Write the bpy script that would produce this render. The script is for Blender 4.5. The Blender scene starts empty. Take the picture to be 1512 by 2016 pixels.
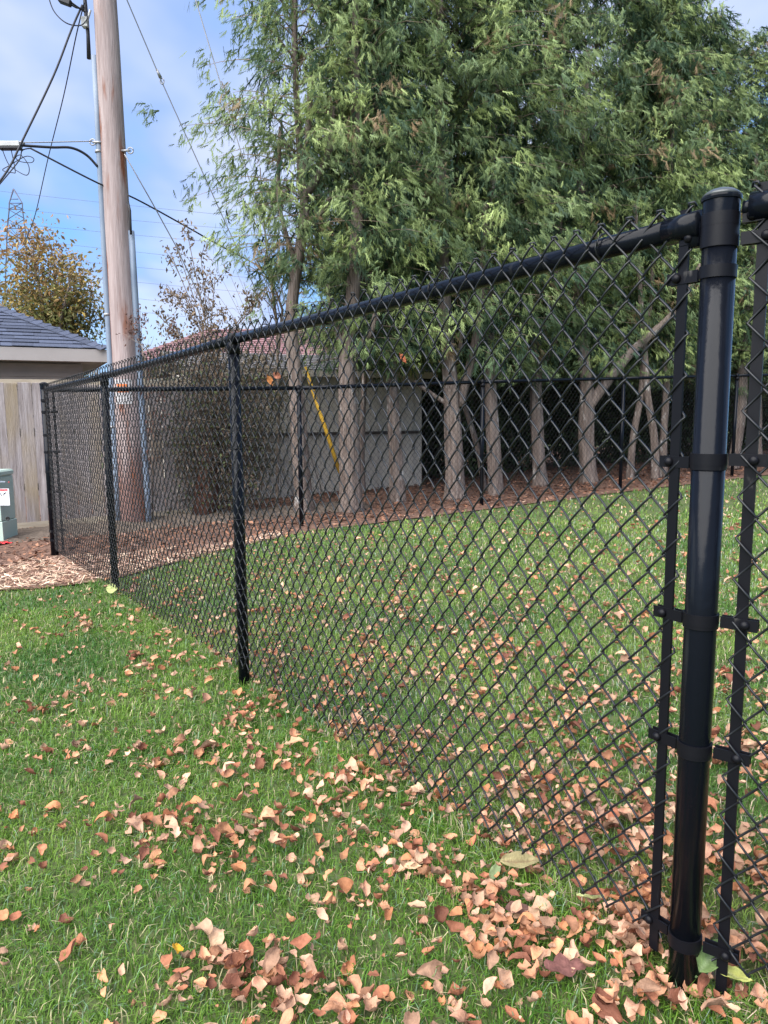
import bpy, math, random
import numpy as np
from mathutils import Vector, Matrix, noise
random.seed(7); rng = np.random.default_rng(7)
S = bpy.context.scene; C = S.collection

# ------------------------------------------------------------------ camera
F_, PITCH, ROLL, EYE = 1477.4, math.radians(7.494), math.radians(-0.384), 1.1424
_f = Vector((0, math.cos(PITCH), -math.sin(PITCH))); _u = Vector((0, math.sin(PITCH), math.cos(PITCH))); _x = Vector((1, 0, 0))
_r = math.cos(ROLL)*_x + math.sin(ROLL)*_u; _up = -math.sin(ROLL)*_x + math.cos(ROLL)*_u
cd = bpy.data.cameras.new('camera'); cam = bpy.data.objects.new('camera', cd); C.objects.link(cam)
cd.sensor_fit = 'VERTICAL'; cd.sensor_height = 36; cd.lens = F_/2016*36; cd.clip_start = .02; cd.clip_end = 6000
M = Matrix.Identity(4)
for i in range(3):
    M[i][0] = _r[i]; M[i][1] = _up[i]; M[i][2] = -_f[i]
M[2][3] = EYE; cam.matrix_world = M
S.camera = cam

# ------------------------------------------------------------------ world, sun, exposure
SUN_EL, SUN_AZ = math.radians(50), math.radians(220)      # azimuth clockwise from +Y
W = bpy.data.worlds.new('World'); S.world = W; W.use_nodes = True
nt = W.node_tree; nt.nodes.clear()
def wn(t, **k):
    n = nt.nodes.new(t)
    for a, b in k.items(): setattr(n, a, b)
    return n
sky = wn('ShaderNodeTexSky', sky_type='NISHITA', sun_disc=False, sun_elevation=SUN_EL, sun_rotation=SUN_AZ, air_density=1.0, dust_density=.6, ozone_density=2.5)
tc = wn('ShaderNodeTexCoord'); sep = wn('ShaderNodeSeparateXYZ'); nt.links.new(tc.outputs['Generated'], sep.inputs[0])
mx = wn('ShaderNodeMath', operation='MAXIMUM'); mx.inputs[1].default_value = 0.0; nt.links.new(sep.outputs[2], mx.inputs[0])
ad = wn('ShaderNodeMath', operation='ADD'); ad.inputs[1].default_value = .22; nt.links.new(mx.outputs[0], ad.inputs[0])
dv = wn('ShaderNodeVectorMath', operation='DIVIDE'); cb = wn('ShaderNodeCombineXYZ')
nt.links.new(ad.outputs[0], cb.inputs[0]); nt.links.new(ad.outputs[0], cb.inputs[1]); cb.inputs[2].default_value = 1
nt.links.new(tc.outputs['Generated'], dv.inputs[0]); nt.links.new(cb.outputs[0], dv.inputs[1])
sq = wn('ShaderNodeVectorMath', operation='MULTIPLY'); sq.inputs[1].default_value = (1.0, .55, 1.6); nt.links.new(dv.outputs[0], sq.inputs[0])
nz = wn('ShaderNodeTexNoise'); nz.inputs['Scale'].default_value = 1.7; nz.inputs['Detail'].default_value = 5; nz.inputs['Roughness'].default_value = .5; nz.inputs['Distortion'].default_value = .3
nt.links.new(sq.outputs[0], nz.inputs['Vector'])
cr = wn('ShaderNodeValToRGB'); cr.color_ramp.elements[0].position = .36; cr.color_ramp.elements[1].position = .66; nt.links.new(nz.outputs['Fac'], cr.inputs[0])
tint = wn('ShaderNodeMixRGB', blend_type='MULTIPLY'); tint.inputs[0].default_value = 1; tint.inputs[2].default_value = (.6, 1.05, 1.3, 1)
nt.links.new(sky.outputs[0], tint.inputs[1])
cloud = wn('ShaderNodeMixRGB'); 
nz2 = wn('ShaderNodeTexNoise'); nz2.inputs['Scale'].default_value = 1.6; nz2.inputs['Detail'].default_value = 4; nt.links.new(sq.outputs[0], nz2.inputs['Vector'])
cr2 = wn('ShaderNodeValToRGB'); e = cr2.color_ramp.elements; e[0].position = .40; e[0].color = (1.75, 3.35, 6.4, 1); e[1].position = .60; e[1].color = (3.9, 4.4, 6.0, 1)
m_ = e.new(.5); m_.color = (2.55, 3.4, 5.9, 1)
nt.links.new(nz2.outputs['Fac'], cr2.inputs[0]); nt.links.new(cr2.outputs[0], cloud.inputs[2])
nt.links.new(tint.outputs[0], cloud.inputs[1])
# overcast veil: at least 45 % cloud everywhere, more where the noise is high
mr = wn('ShaderNodeMapRange'); mr.inputs[3].default_value = .52; mr.inputs[4].default_value = .94
nt.links.new(cr.outputs[0], mr.inputs[0]); nt.links.new(mr.outputs[0], cloud.inputs[0])
bg = wn('ShaderNodeBackground'); bg.inputs[1].default_value = .075
nt.links.new(cloud.outputs[0], bg.inputs[0])
wo = wn('ShaderNodeOutputWorld'); nt.links.new(bg.outputs[0], wo.inputs[0])
sl = bpy.data.lights.new('sun', 'SUN'); sl.energy = 4.0; sl.angle = math.radians(80); sl.color = (1, .96, .9)
so = bpy.data.objects.new('sun', sl); C.objects.link(so)
sd = Vector((math.sin(SUN_AZ)*math.cos(SUN_EL), math.cos(SUN_AZ)*math.cos(SUN_EL), math.sin(SUN_EL)))
so.rotation_euler = sd.to_track_quat('Z', 'Y').to_euler()
S.view_settings.view_transform = 'Standard'; S.view_settings.look = 'None'; S.view_settings.gamma = 1
S.view_settings.use_curve_mapping = False; S.view_settings.exposure = 1.35
S.cycles.max_bounces = 6; S.cycles.diffuse_bounces = 3; S.cycles.transparent_max_bounces = 6
S.cycles.use_adaptive_sampling = True

# ------------------------------------------------------------------ helpers
def gz(x, y): return .0334*(x-.584) + .0021*(y-1.35) if y < 30 and abs(x) < 20 else .0334*(max(-20, min(20, x))-.584) + .0021*(30-1.35)
def ray(px, py): return _f + _r*((px-756)/F_) - _up*((py-1008)/F_)
def at(px, py, Y):                       # the point at distance Y ahead of the viewer
    d = ray(px, py); return Vector((0, 0, EYE)) + d*(Y/d.y)
def gnd(px, py):
    d = ray(px, py); t = (EYE+.0334*.584+.0021*1.35)/(.0334*d.x+.0021*d.y-d.z)
    return Vector((0, 0, EYE)) + d*t
NODECACHE = {}
def mat(name, col, rough=.8, var=None, scale=8, bump=0, bscale=None, stretch=(1, 1, 1), spec=.3, metal=0, detail=4, obj=True, coat=0, second=None, attr=None, transl=0, objrand=0):
    m = bpy.data.materials.new(name); m.use_nodes = True; t = m.node_tree; N = t.nodes; L = t.links
    b = N['Principled BSDF']; out = N['Material Output']
    b.inputs['Roughness'].default_value = rough; b.inputs['Specular IOR Level'].default_value = spec; b.inputs['Metallic'].default_value = metal
    b.inputs['Coat Weight'].default_value = coat
    co = N.new('ShaderNodeTexCoord'); mp = N.new('ShaderNodeMapping'); mp.inputs['Scale'].default_value = stretch
    if objrand:
        oi = N.new('ShaderNodeObjectInfo'); mm = N.new('ShaderNodeMath'); mm.operation = 'MULTIPLY'; mm.inputs[1].default_value = 37.0
        L.new(oi.outputs['Random'], mm.inputs[0]); L.new(mm.outputs[0], mp.inputs['Location'])
    L.new(co.outputs['Object'], mp.inputs['Vector'])
    src = None
    if attr:
        a = N.new('ShaderNodeAttribute'); a.attribute_name = attr; src = a.outputs['Color']
    if var is not None:
        n = N.new('ShaderNodeTexNoise'); n.inputs['Scale'].default_value = scale; n.inputs['Detail'].default_value = detail; n.inputs['Roughness'].default_value = .6
        L.new(mp.outputs[0], n.inputs['Vector'])
        r = N.new('ShaderNodeValToRGB'); r.color_ramp.elements[0].position = .32; r.color_ramp.elements[1].position = .68
        r.color_ramp.elements[0].color = (*col, 1); r.color_ramp.elements[1].color = (*var, 1)
        L.new(n.outputs['Fac'], r.inputs[0])
        if src is None: src = r.outputs[0]
        else:
            mxr = N.new('ShaderNodeMixRGB'); mxr.blend_type = 'MULTIPLY'; mxr.inputs[0].default_value = 1
            L.new(src, mxr.inputs[1]); L.new(r.outputs[0], mxr.inputs[2]); src = mxr.outputs[0]
    if second:                            # (colour, scale, lo, hi, stretch): a second layer of stains
        c2, s2, lo, hi, st2 = second
        mp2 = N.new('ShaderNodeMapping'); mp2.inputs['Scale'].default_value = st2; L.new(co.outputs['Object'], mp2.inputs['Vector'])
        if objrand: L.new(mm.outputs[0], mp2.inputs['Location'])
        n2 = N.new('ShaderNodeTexNoise'); n2.inputs['Scale'].default_value = s2; n2.inputs['Detail'].default_value = 5; L.new(mp2.outputs[0], n2.inputs['Vector'])
        r2 = N.new('ShaderNodeMapRange'); r2.inputs[1].default_value = lo; r2.inputs[2].default_value = hi; L.new(n2.outputs['Fac'], r2.inputs[0])
        mi = N.new('ShaderNodeMixRGB'); mi.inputs[2].default_value = (*c2, 1); L.new(r2.outputs[0], mi.inputs[0])
        if src is not None: L.new(src, mi.inputs[1])
        else: mi.inputs[1].default_value = (*col, 1)
        src = mi.outputs[0]
    if objrand:
        h = N.new('ShaderNodeHueSaturation'); rr = N.new('ShaderNodeMapRange'); rr.inputs[3].default_value = 1-objrand; rr.inputs[4].default_value = 1+objrand
        L.new(oi.outputs['Random'], rr.inputs[0]); L.new(rr.outputs[0], h.inputs['Value']); L.new(src, h.inputs['Color']); src = h.outputs[0]
    if src is not None: L.new(src, b.inputs['Base Color'])
    else: b.inputs['Base Color'].default_value = (*col, 1)
    if bump:
        nb = N.new('ShaderNodeTexNoise'); nb.inputs['Scale'].default_value = bscale or scale*3; nb.inputs['Detail'].default_value = 5
        L.new(mp.outputs[0], nb.inputs['Vector']); bp = N.new('ShaderNodeBump'); bp.inputs['Strength'].default_value = bump; bp.inputs['Distance'].default_value = .02
        L.new(nb.outputs['Fac'], bp.inputs['Height']); L.new(bp.outputs[0], b.inputs['Normal'])
    if transl:
        tr = N.new('ShaderNodeBsdfTranslucent'); ms = N.new('ShaderNodeMixShader'); ms.inputs[0].default_value = transl
        if src is not None: L.new(src, tr.inputs[0])
        else: tr.inputs[0].default_value = (*col, 1)
        L.new(b.outputs[0], ms.inputs[1]); L.new(tr.outputs[0], ms.inputs[2]); L.new(ms.outputs[0], out.inputs[0])
    return m

class MB:
    def __init__(s): s.v = []; s.f = []; s.c = []; s.smooth = []
    def add(s, vs, fs, col=None, smooth=True):
        o = len(s.v); s.v.extend([tuple(p) for p in vs]); s.f.extend([tuple(i+o for i in f) for f in fs])
        s.c.extend([col or (1, 1, 1)]*len(vs)); s.smooth.extend([smooth]*len(fs))
    def tube(s, pts, r, n=8, caps=True, col=None, wob=0):
        pts = [Vector(p) for p in pts]; k = len(pts)
        rs = list(r) if hasattr(r, '__len__') else [r]*k
        t = (pts[1]-pts[0]).normalized(); ref = Vector((0, 0, 1)) if abs(t.z) < .9 else Vector((1, 0, 0))
        a = t.cross(ref).normalized(); vs = []
        for i, p in enumerate(pts):
            if i == 0: t = pts[1]-p
            elif i == k-1: t = p-pts[i-1]
            else: t = pts[i+1]-pts[i-1]
            t.normalize(); a = (a - t*a.dot(t))
            a = a.normalized() if a.length > 1e-6 else t.orthogonal().normalized()
            b = t.cross(a)
            for j in range(n):
                th = 2*math.pi*j/n; rr = rs[i]
                if wob: rr *= 1+wob*noise.noise(Vector((math.cos(th)*1.3+p.x, math.sin(th)*1.3+p.y, p.z*1.1)))+wob*.38*noise.noise(Vector((math.cos(th)*5+p.x*9, math.sin(th)*5, p.z*.8+p.y*7)))
                vs.append(p + (a*math.cos(th)+b*math.sin(th))*rr)
        fs = [(i*n+j, i*n+(j+1) % n, (i+1)*n+(j+1) % n, (i+1)*n+j) for i in range(k-1) for j in range(n)]
        if caps: fs += [tuple(range(n-1, -1, -1)), tuple(range((k-1)*n, k*n))]
        s.add(vs, fs, col); return s
    def box(s, c, ax, ay, az, col=None, bev=0):       # centre and three half-axis vectors
        c = Vector(c); ax, ay, az = Vector(ax), Vector(ay), Vector(az)
        if bev:
            lx, ly, lz = ax.length, ay.length, az.length
            vs = []; 
            prof = [(1-bev/lz, 1, 1), (1, 1-bev/lx, 1-bev/ly)]
            rings = [(-1, lx-bev, ly-bev), (-1+bev/lz, lx, ly), (1-bev/lz, lx, ly), (1, lx-bev, ly-bev)]
            X, Y = ax.normalized(), ay.normalized()
            for z, a, b in rings:
                for (i, j) in ((-1, -1), (1, -1), (1, 1), (-1, 1)): vs.append(c + X*a*i + Y*b*j + az*z)
            fs = [(3, 2, 1, 0), (12, 13, 14, 15)] + [(k*4+j, k*4+(j+1) % 4, k*4+4+(j+1) % 4, k*4+4+j) for k in range(3) for j in range(4)]
            s.add(vs, fs, col, False); return s
        vs = [c+ax*i+ay*j+az*k for k in (-1, 1) for (i, j) in ((-1, -1), (1, -1), (1, 1), (-1, 1))]
        s.add(vs, [(3, 2, 1, 0), (4, 5, 6, 7), (0, 1, 5, 4), (1, 2, 6, 5), (2, 3, 7, 6), (3, 0, 4, 7)], col, False); return s
    def lathe(s, prof, c, n=24, axis=None, col=None, sharp=False):
        if sharp:
            for a, b in zip(prof, prof[1:]): s._lathe([a, b], c, n, axis, col, False)
            return s
        return s._lathe(prof, c, n, axis, col, True)
    def _lathe(s, prof, c, n=24, axis=None, col=None, caps=True):
        c = Vector(c); q = Vector(axis).to_track_quat('Z', 'Y') if axis is not None else None
        vs = []
        for r, z in prof:
            for j in range(n):
                p = Vector((r*math.cos(2*math.pi*j/n), r*math.sin(2*math.pi*j/n), z))
                vs.append(c + (q @ p if q else p))
        k = len(prof)
        fs = [(i*n+j, i*n+(j+1) % n, (i+1)*n+(j+1) % n, (i+1)*n+j) for i in range(k-1) for j in range(n)]
        if caps: fs += [tuple(range(n-1, -1, -1)), tuple(range((k-1)*n, k*n))]
        s.add(vs, fs, col); return s
    def sphere(s, c, r, n=10, sc=(1, 1, 1)):
        prof = [(r*math.sin(math.pi*i/6)+1e-5, -r*math.cos(math.pi*i/6)*sc[2]) for i in range(7)]
        return s.lathe(prof, c, n)
    def mesh(s, name, m, smooth=None):
        return mesh_np(name, np.array(s.v, dtype=np.float32), s.f, m, s.c, s.smooth)
    def obj(s, name, m, parent=None, origin=None):
        o = link(name, s.mesh(name, m), parent)
        if origin is not None:
            o.data.transform(Matrix.Translation(-Vector(origin))); o.location = origin
        return o
def mesh_np(name, v, f, m, c=None, smooth=None):
    me = bpy.data.meshes.new(name); me.from_pydata([tuple(p) for p in v] if not isinstance(v, np.ndarray) else v.tolist(), [], f if not isinstance(f, np.ndarray) else f.tolist())
    me.materials.append(m)
    if c is not None:
        a = me.color_attributes.new('Col', 'FLOAT_COLOR', 'POINT'); arr = np.ones((len(v), 4), dtype=np.float32); arr[:, :3] = np.array(c, dtype=np.float32); a.data.foreach_set('color', arr.ravel())
    if smooth is not None and len(smooth): me.polygons.foreach_set('use_smooth', smooth)
    me.update(); return me
def link(name, me, parent=None):
    o = bpy.data.objects.new(name, me); C.objects.link(o)
    if parent is not None: o.parent = parent
    return o
def tag(o, label=None, cat=None, group=None, kind=None):
    if label: o['label'] = label
    if cat: o['category'] = cat
    if group: o['group'] = group
    if kind: o['kind'] = kind
    return o
def thing(name, label, cat, loc=(0, 0, 0), group=None):
    o = bpy.data.objects.new(name, None); C.objects.link(o); o.location = loc; o.empty_display_size = .1
    bpy.context.view_layer.update() if False else None
    return tag(o, label, cat, group)
def part(mb, name, m, root):              # mb is in world coordinates; root is an unrotated empty
    o = mb.obj(name, m, root); o.data.transform(Matrix.Translation(-root.location)); return o
def copy_tree(o, loc=None, rot=None, sc=None, label=None):
    c = o.copy(); C.objects.link(c)
    for ch in o.children:
        d = ch.copy(); C.objects.link(d); d.parent = c
        for g in ch.children:
            e = g.copy(); C.objects.link(e); e.parent = d
    if loc is not None: c.location = loc
    if rot is not None: c.rotation_euler = rot
    if sc is not None: c.scale = sc if hasattr(sc, '__len__') else (sc,)*3
    if label: c['label'] = label
    return c

# ------------------------------------------------------------------ materials
BLACK = mat('black_vinyl', (.004, .005, .008), .20, spec=.13, bump=.04, bscale=45, second=((.035, .036, .036), 9, .60, .80, (3, 3, .25)))
BLACKM = mat('black_mesh_vinyl', (.008, .009, .011), .40, spec=.38)
BLACKR = mat('black_powder_coat', (.005, .005, .007), .42, spec=.15, second=((.08, .075, .07), 40, .66, .78, (1, 1, .3)))
CAPM = mat('weathered_cap_metal', (.05, .055, .055), .3, spec=.5)
BARK = mat('cedar_bark', (.115, .083, .068), .95, (.27, .215, .185), 8, bump=1, bscale=22, stretch=(4, 4, .45), second=((.5, .47, .44), 9, .62, .72, (1, 1, .5)), objrand=.18)
TWIG = mat('grey_twig', (.16, .12, .09), .9, (.30, .24, .19), 6)
LEAFM = mat('foliage', (.8, .8, .8), .6, (1.15, 1.15, 1.1), 2.2, attr='Col', transl=.22, spec=.25)
GRASSM = mat('grass_blade', (1, 1, 1), .5, attr='Col', transl=.25, spec=.3)
DRYM = mat('dry_leaf', (.72, .70, .68), .75, (1.12, 1.1, 1.08), 55, attr='Col', transl=.12, spec=.25, bump=.3, bscale=90)
POLEM = mat('pole_wood', (.25, .19, .18), .9, (.38, .305, .295), 5, bump=.5, bscale=20, stretch=(6, 6, .35), second=((.20, .075, .04), 4.2, .56, .68, (2.4, 2.4, .35)), attr='Col')
POLEB = mat('pole_wood_lower', (.20, .10, .075), .9, (.40, .26, .20), 6, bump=.5, bscale=20, stretch=(6, 6, .3))
CONDM = mat('grey_conduit', (.15, .19, .26), .5, (.19, .235, .30), 5, spec=.4)
WOODM = mat('weathered_board', (.20, .165, .155), .9, (.39, .345, .34), 5, bump=.5, bscale=25, stretch=(9, 9, .5), second=((.29, .225, .14), 1.3, .52, .80, (1.5, 1.5, .9)), objrand=.14)
SHING = mat('slate_blue_shingle', (.048, .058, .088), .9, (.085, .098, .145), 60, bump=.5, bscale=180, objrand=.22)
TRIM = mat('taupe_trim', (.33, .30, .29), .6, (.36, .33, .32), 3)
SIDING = mat('taupe_siding', (.24, .21, .195), .7, (.27, .235, .215), 4)
SHEDM = mat('weathered_plywood', (.42, .38, .33), .9, (.51, .47, .41), 4, bump=.2, stretch=(4, 4, .6))
GROOF = mat('grey_shingle', (.13, .125, .13), .95, (.22, .21, .215), 20, stretch=(1, 1, 6))
RROOF = mat('faded_red_roof', (.20, .11, .115), .9, (.27, .155, .16), 2, stretch=(1, 1, 9))
HOUSEW = mat('pale_house_wall', (.5, .48, .45), .8, (.56, .54, .5), 3)
BOXM = mat('pale_green_cabinet', (.34, .45, .38), .45, (.39, .49, .42), 3, spec=.4)
WHITE = mat('white_sticker', (.78, .78, .80), .5)
RED = mat('red_plastic', (.62, .03, .04), .4)
INK = mat('black_ink', (.02, .02, .02), .6)
YEL = mat('yellow_plastic', (.66, .40, .04), .5, (.52, .30, .04), 8)
STEEL = mat('galvanised_steel', (.33, .33, .34), .5, metal=.6)
CABLE = mat('black_cable', (.02, .02, .024), .5)
ALUM = mat('dull_aluminium', (.42, .43, .42), .5, (.30, .30, .30), 6, metal=.3)
MULCH = mat('bark_mulch_ground', (.10, .055, .038), .95, (.21, .12, .085), 30, bump=1, bscale=60)
CHIP = mat('wood_chip', (.85, .85, .85), .8, (1.1, 1.1, 1.1), 20, attr='Col')
DIRT = mat('dark_soil', (.075, .058, .045), 1, (.15, .115, .09), 14, bump=1, bscale=40)
LAWN = mat('lawn_ground', (.045, .075, .02), .95, (.10, .115, .045), 22, bump=.6, bscale=60)
CONC = mat('brown_concrete', (.22, .19, .165), .9, (.28, .25, .22), 20)

# ------------------------------------------------------------------ ground
def sheet(name, poly, z, m, kind='structure', sub=1):
    c = Vector((sum(p[0] for p in poly)/len(poly), sum(p[1] for p in poly)/len(poly), 0))
    vs = [(p[0], p[1], gz(p[0], p[1])+z) for p in poly]; vs.append((c.x, c.y, gz(c.x, c.y)+z)); k = len(poly)
    o = link(name, mesh_np(name, vs, [(i, (i+1) % k, k) for i in range(k)], m)); tag(o, kind=kind); return o
xs = [-3000, -600, -120, -40, -20, -10, -5, 0, 5, 10, 20, 40, 120, 600, 3000]; ys = [-600, -60, -20, -5, 0, 5, 10, 20, 30, 60, 200, 800, 4000]
vs = [(x, y, gz(x, y)) for y in ys for x in xs]; nx = len(xs)
fs = [(j*nx+i, j*nx+i+1, (j+1)*nx+i+1, (j+1)*nx+i) for j in range(len(ys)-1) for i in range(nx-1)]
tag(link('lawn', mesh_np('lawn', vs, fs, LAWN)), kind='structure')

# mulch bed outline: front edge against the lawn, then round the back
EDGE = [(-6.5, 5.1), (-4.2, 5.15), (-2.75, 5.22), (-2.3, 5.3), (-2.0, 5.5), (-1.78, 5.92), (-1.42, 6.5), (-.79, 7.40), (.2, 7.96), (1.13, 8.50), (3.07, 9.66), (5.73, 11.1), (9.5, 13.0), (16, 16)]
bed = EDGE + [(16, 20), (-1, 19), (-3.0, 13), (-6.5, 10)]
def bedfront(x):
    for (a, b), (c, d) in zip(EDGE, EDGE[1:]):
        if a <= x <= c: return b + (d-b)*(x-a)/(c-a)
    return 99
def inbed(x, y): return y > bedfront(x) + .06*noise.noise(Vector((x*2.3, y*2.3, 0)))
vs = []; fs = []
cols = [(-6.5+i*.25) for i in range(91)]
for i, x in enumerate(cols):
    y0 = bedfront(x) + .05*noise.noise(Vector((x*3, 0, 0)))
    for j in range(5):
        y = y0 + (20-y0)*(j/4)**2; vs.append((x, y, gz(x, y)+.012))
for i in range(90):
    for j in range(4): a = i*5+j; fs.append((a, a+5, a+6, a+1))
tag(link('mulch_bed', mesh_np('mulch_bed', vs, fs, MULCH)), kind='structure')

# dug soil strip along the foot of the privacy fence
vs = []; fs = []
n = 46
PF0, PF1 = Vector((-4.75, 8.02, 0)), Vector((-2.28, 9.06, 0)); pfd = (PF1-PF0).normalized(); pfn = Vector((pfd.y, -pfd.x, 0))
for i in range(n):
    for j in range(9):
        p = PF0 - pfd*1.0 + pfd*(i/(n-1))*5.6 + pfn*(.0 + j*.13)
        b = math.sin(math.pi*min(1, j/8))*.055*(1+.9*noise.noise(Vector((p.x*3, p.y*3, 0)))) + .02*noise.noise(Vector((p.x*14, p.y*14, 3)))
        e = -.03 if j in (8,) else 0
        vs.append((p.x, p.y, gz(p.x, p.y) + .016 + max(0, b) + e))
for i in range(n-1):
    for j in range(8): a = i*9+j; fs.append((a, a+1, a+10, a+9))
tag(link('soil_strip', mesh_np('soil_strip', vs, fs, DIRT)), kind='structure')

# ------------------------------------------------------------------ chain link fences
H = 1.47; DW, DH, WR = .0618, .0745, .0024
def fabric(p0, p1, hz0, hz1, side, top=.045, fine=True, wr=WR, start=0):
    """interlocked zigzag wires from plan point p0 to p1; hz = (ground z) at both ends"""
    p0, p1 = Vector(p0), Vector(p1); L = (p1-p0).length; d = (p1-p0)/L
    n = int(L/(DW/2)); nv = int((H+top-.03)/DH)*2; mb_v = []; mb_f = []
    hh = DH/2; ns = 5 if fine else 3; e = wr*1.0; amp = .0042
    for i in range(n):
        xl, xr = i*DW/2 - e, (i+1)*DW/2 + e; pts = []
        par = i % 2
        top_k = nv; 
        for k in range(nv+1):
            atleft = (k+par) % 2 == 0; z = -k*hh; x = xl if atleft else xr; s = 1 if atleft else -1; x2 = xr if atleft else xl
            z += .0025*noise.noise(Vector((i*.7, k*.9, side[0]*5))); x += .0016*noise.noise(Vector((i*.9+9, k*.7, side[1]*5)))
            if k == 0 and atleft == (par == 0): pass
            pts.append((x, z, 0))
            if k < nv:
                fr = ((.13, .75), (.5, 1.0), (.87, .75)) if fine else ((.5, 1),)
                for t, a in fr: pts.append((x+(x2-x)*t, z-hh*t, s*amp*a))
        P = np.array(pts)
        ang = np.arange(ns)*2*math.pi/ns
        # frame: tangent in the plane; ring built from plane normal and in-plane perpendicular
        T = np.gradient(P[:, :2], axis=0); T /= np.linalg.norm(T, axis=1)[:, None]+1e-9
        Q = np.stack([-T[:, 1], T[:, 0]], 1)
        ringx = P[:, None, 0] + Q[:, None, 0]*np.cos(ang)*wr
        ringz = P[:, None, 1] + Q[:, None, 1]*np.cos(ang)*wr
        ringy = P[:, None, 2] + np.sin(ang)*wr
        t = (ringx/L); base = hz0 + (hz1-hz0)*t
        warp = .004*np.sin(ringx*3.1+ringz*2.0)
        X = p0.x + d.x*ringx + side[0]*(ringy+warp); Y = p0.y + d.y*ringx + side[1]*(ringy+warp); Z = base + H + top + ringz
        o = len(mb_v)*0 + (mb_f[-1][1] if False else 0)
        mb_v.append(np.stack([X, Y, Z], 2).reshape(-1, 3)); K = len(P)
        a = (np.arange(K-1)[:, None]*ns + np.arange(ns)); b = (np.arange(K-1)[:, None]*ns + (np.arange(ns)+1) % ns)
        mb_f.append(np.stack([a, b, b+ns, a+ns], 2).reshape(-1, 4))
    off = 0; F = []
    for v, f in zip(mb_v, mb_f): F.append(f+off); off += len(v)
    # knuckled tips along the top, one per diamond
    kb = MB()
    for i in range(0, n, 2):
        x = (i)*DW/2 if True else 0; q = p0 + d*x; z = hz0+(hz1-hz0)*x/L + H + top
        kb.tube([q + Vector((0, 0, z-.003)) + d*.006, q + Vector((side[0]*.005, side[1]*.005, z+.004)) + d*.004, q + Vector((0, 0, z+.005)) - d*.004, q+Vector((-side[0]*.004, -side[1]*.004, z-.002)) - d*.006], wr*.95, 5)
    V = np.concatenate(mb_v+[np.array(kb.v)]); FF = np.concatenate(F).tolist() + [tuple(i+off for i in f) for f in kb.f]
    return V, FF
def ring_tie(mb, c, r, ax, wr=.0019):      # wire loop round a rail or post
    q = Vector(ax).to_track_quat('Z', 'Y'); pts = [Vector(c)+q @ Vector((r*math.cos(a), r*math.sin(a), .004*a/6)) for a in np.linspace(0, 2*math.pi*1.06, 14)]
    mb.tube(pts, wr, 5)
def g3(p): return Vector((p[0], p[1], gz(p[0], p[1])))
PN, P2, P3, P4 = [Vector(v) for v in ((.584, 1.349, 0), (-.617, 3.164, -.02), (-1.847, 5.041, -.071), (-2.949, 6.615, -.107))]
B1, B2, B3 = [Vector(v) for v in ((-.866, 7.798, -.066), (1.161, 8.872, .028), (3.15, 9.96, .104))]
B4, B5 = Vector((5.14, 11.05, .18)), Vector((7.1, 12.1, .25))
PR = Vector((1.62, -.42, .03))
def unit(v): v = Vector((v[0], v[1], 0)); return v.normalized()
def post(root, p, r, h, terminal=False, cap=CAPM):
    m = MB(); m.lathe([(r, -.1), (r, h)], p, 28); o = part(m, 'post', BLACK, root)
    if terminal:
        c = MB(); c.lathe([(r*1.03, h-.038), (r*1.05, h-.038), (r*1.06, h-.004), (r*1.15, h-.004), (r*1.17, h), (r*1.15, h+.003)], p, 32, sharp=True); oc = part(c, 'post_cap', BLACK, root); c = MB(); c.lathe([(r*1.15, h+.003), (r*.98, h+.009), (r*.7, h+.014), (r*.35, h+.017), (.002, h+.018)], p, 32)
        d_ = c.obj('cap_dome', cap, oc); d_.data.transform(Matrix.Translation(-root.location))
    return o
def lug_band(root, p, r, z, d, reach, name='tension_band'):
    """strap round the post at height z with a bolted tab along direction d"""
    m = MB(); m.lathe([(r-.001, z-.0105), (r+.0024, z-.0105), (r+.0024, z+.0105), (r-.001, z+.0105)], (p.x, p.y, p.z), 32, sharp=True)
    side = Vector((-d.y, d.x, 0)); c = Vector((p.x, p.y, p.z+z))
    for s in (-1, 1): m.box(c + d*(r*.9+reach)/2*1.0 + d*(r*.45) + side*s*.0065, d*(reach-r*.9)/2*1.15, side*.0016, Vector((0, 0, .0105)))
    o = part(m, name, BLACKR, root)
    b = MB(); q = c + d*(reach-.004)
    b.lathe([(.0045, -.016), (.0045, .009), (.0088, .0095), (.0086, .012), (.006, .0155), (.0015, .017)], q, 12, axis=-side if side.y > 0 else side)
    b.lathe([(.0075, -.019), (.0075, -.012)], q, 6, axis=-side if side.y > 0 else side)
    bo = b.obj('bolt', BLACKR, o); bo.data.transform(Matrix.Translation(-root.location)); return o
def rail(root, a, b, za, zb, r=.021, n=8, sag=0, name='top_rail'):
    m = MB(); pts = []
    for i in range(n+1):
        t = i/n; p = a.lerp(b, t); p.z = za+(zb-za)*t - sag*4*t*(1-t); pts.append(p)
    m.tube(pts, r, 16); return part(m, name, BLACK, root)
NC = Vector((-.834, -.551, 0))
def flat(v, z): return Vector((v.x, v.y, z))

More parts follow.
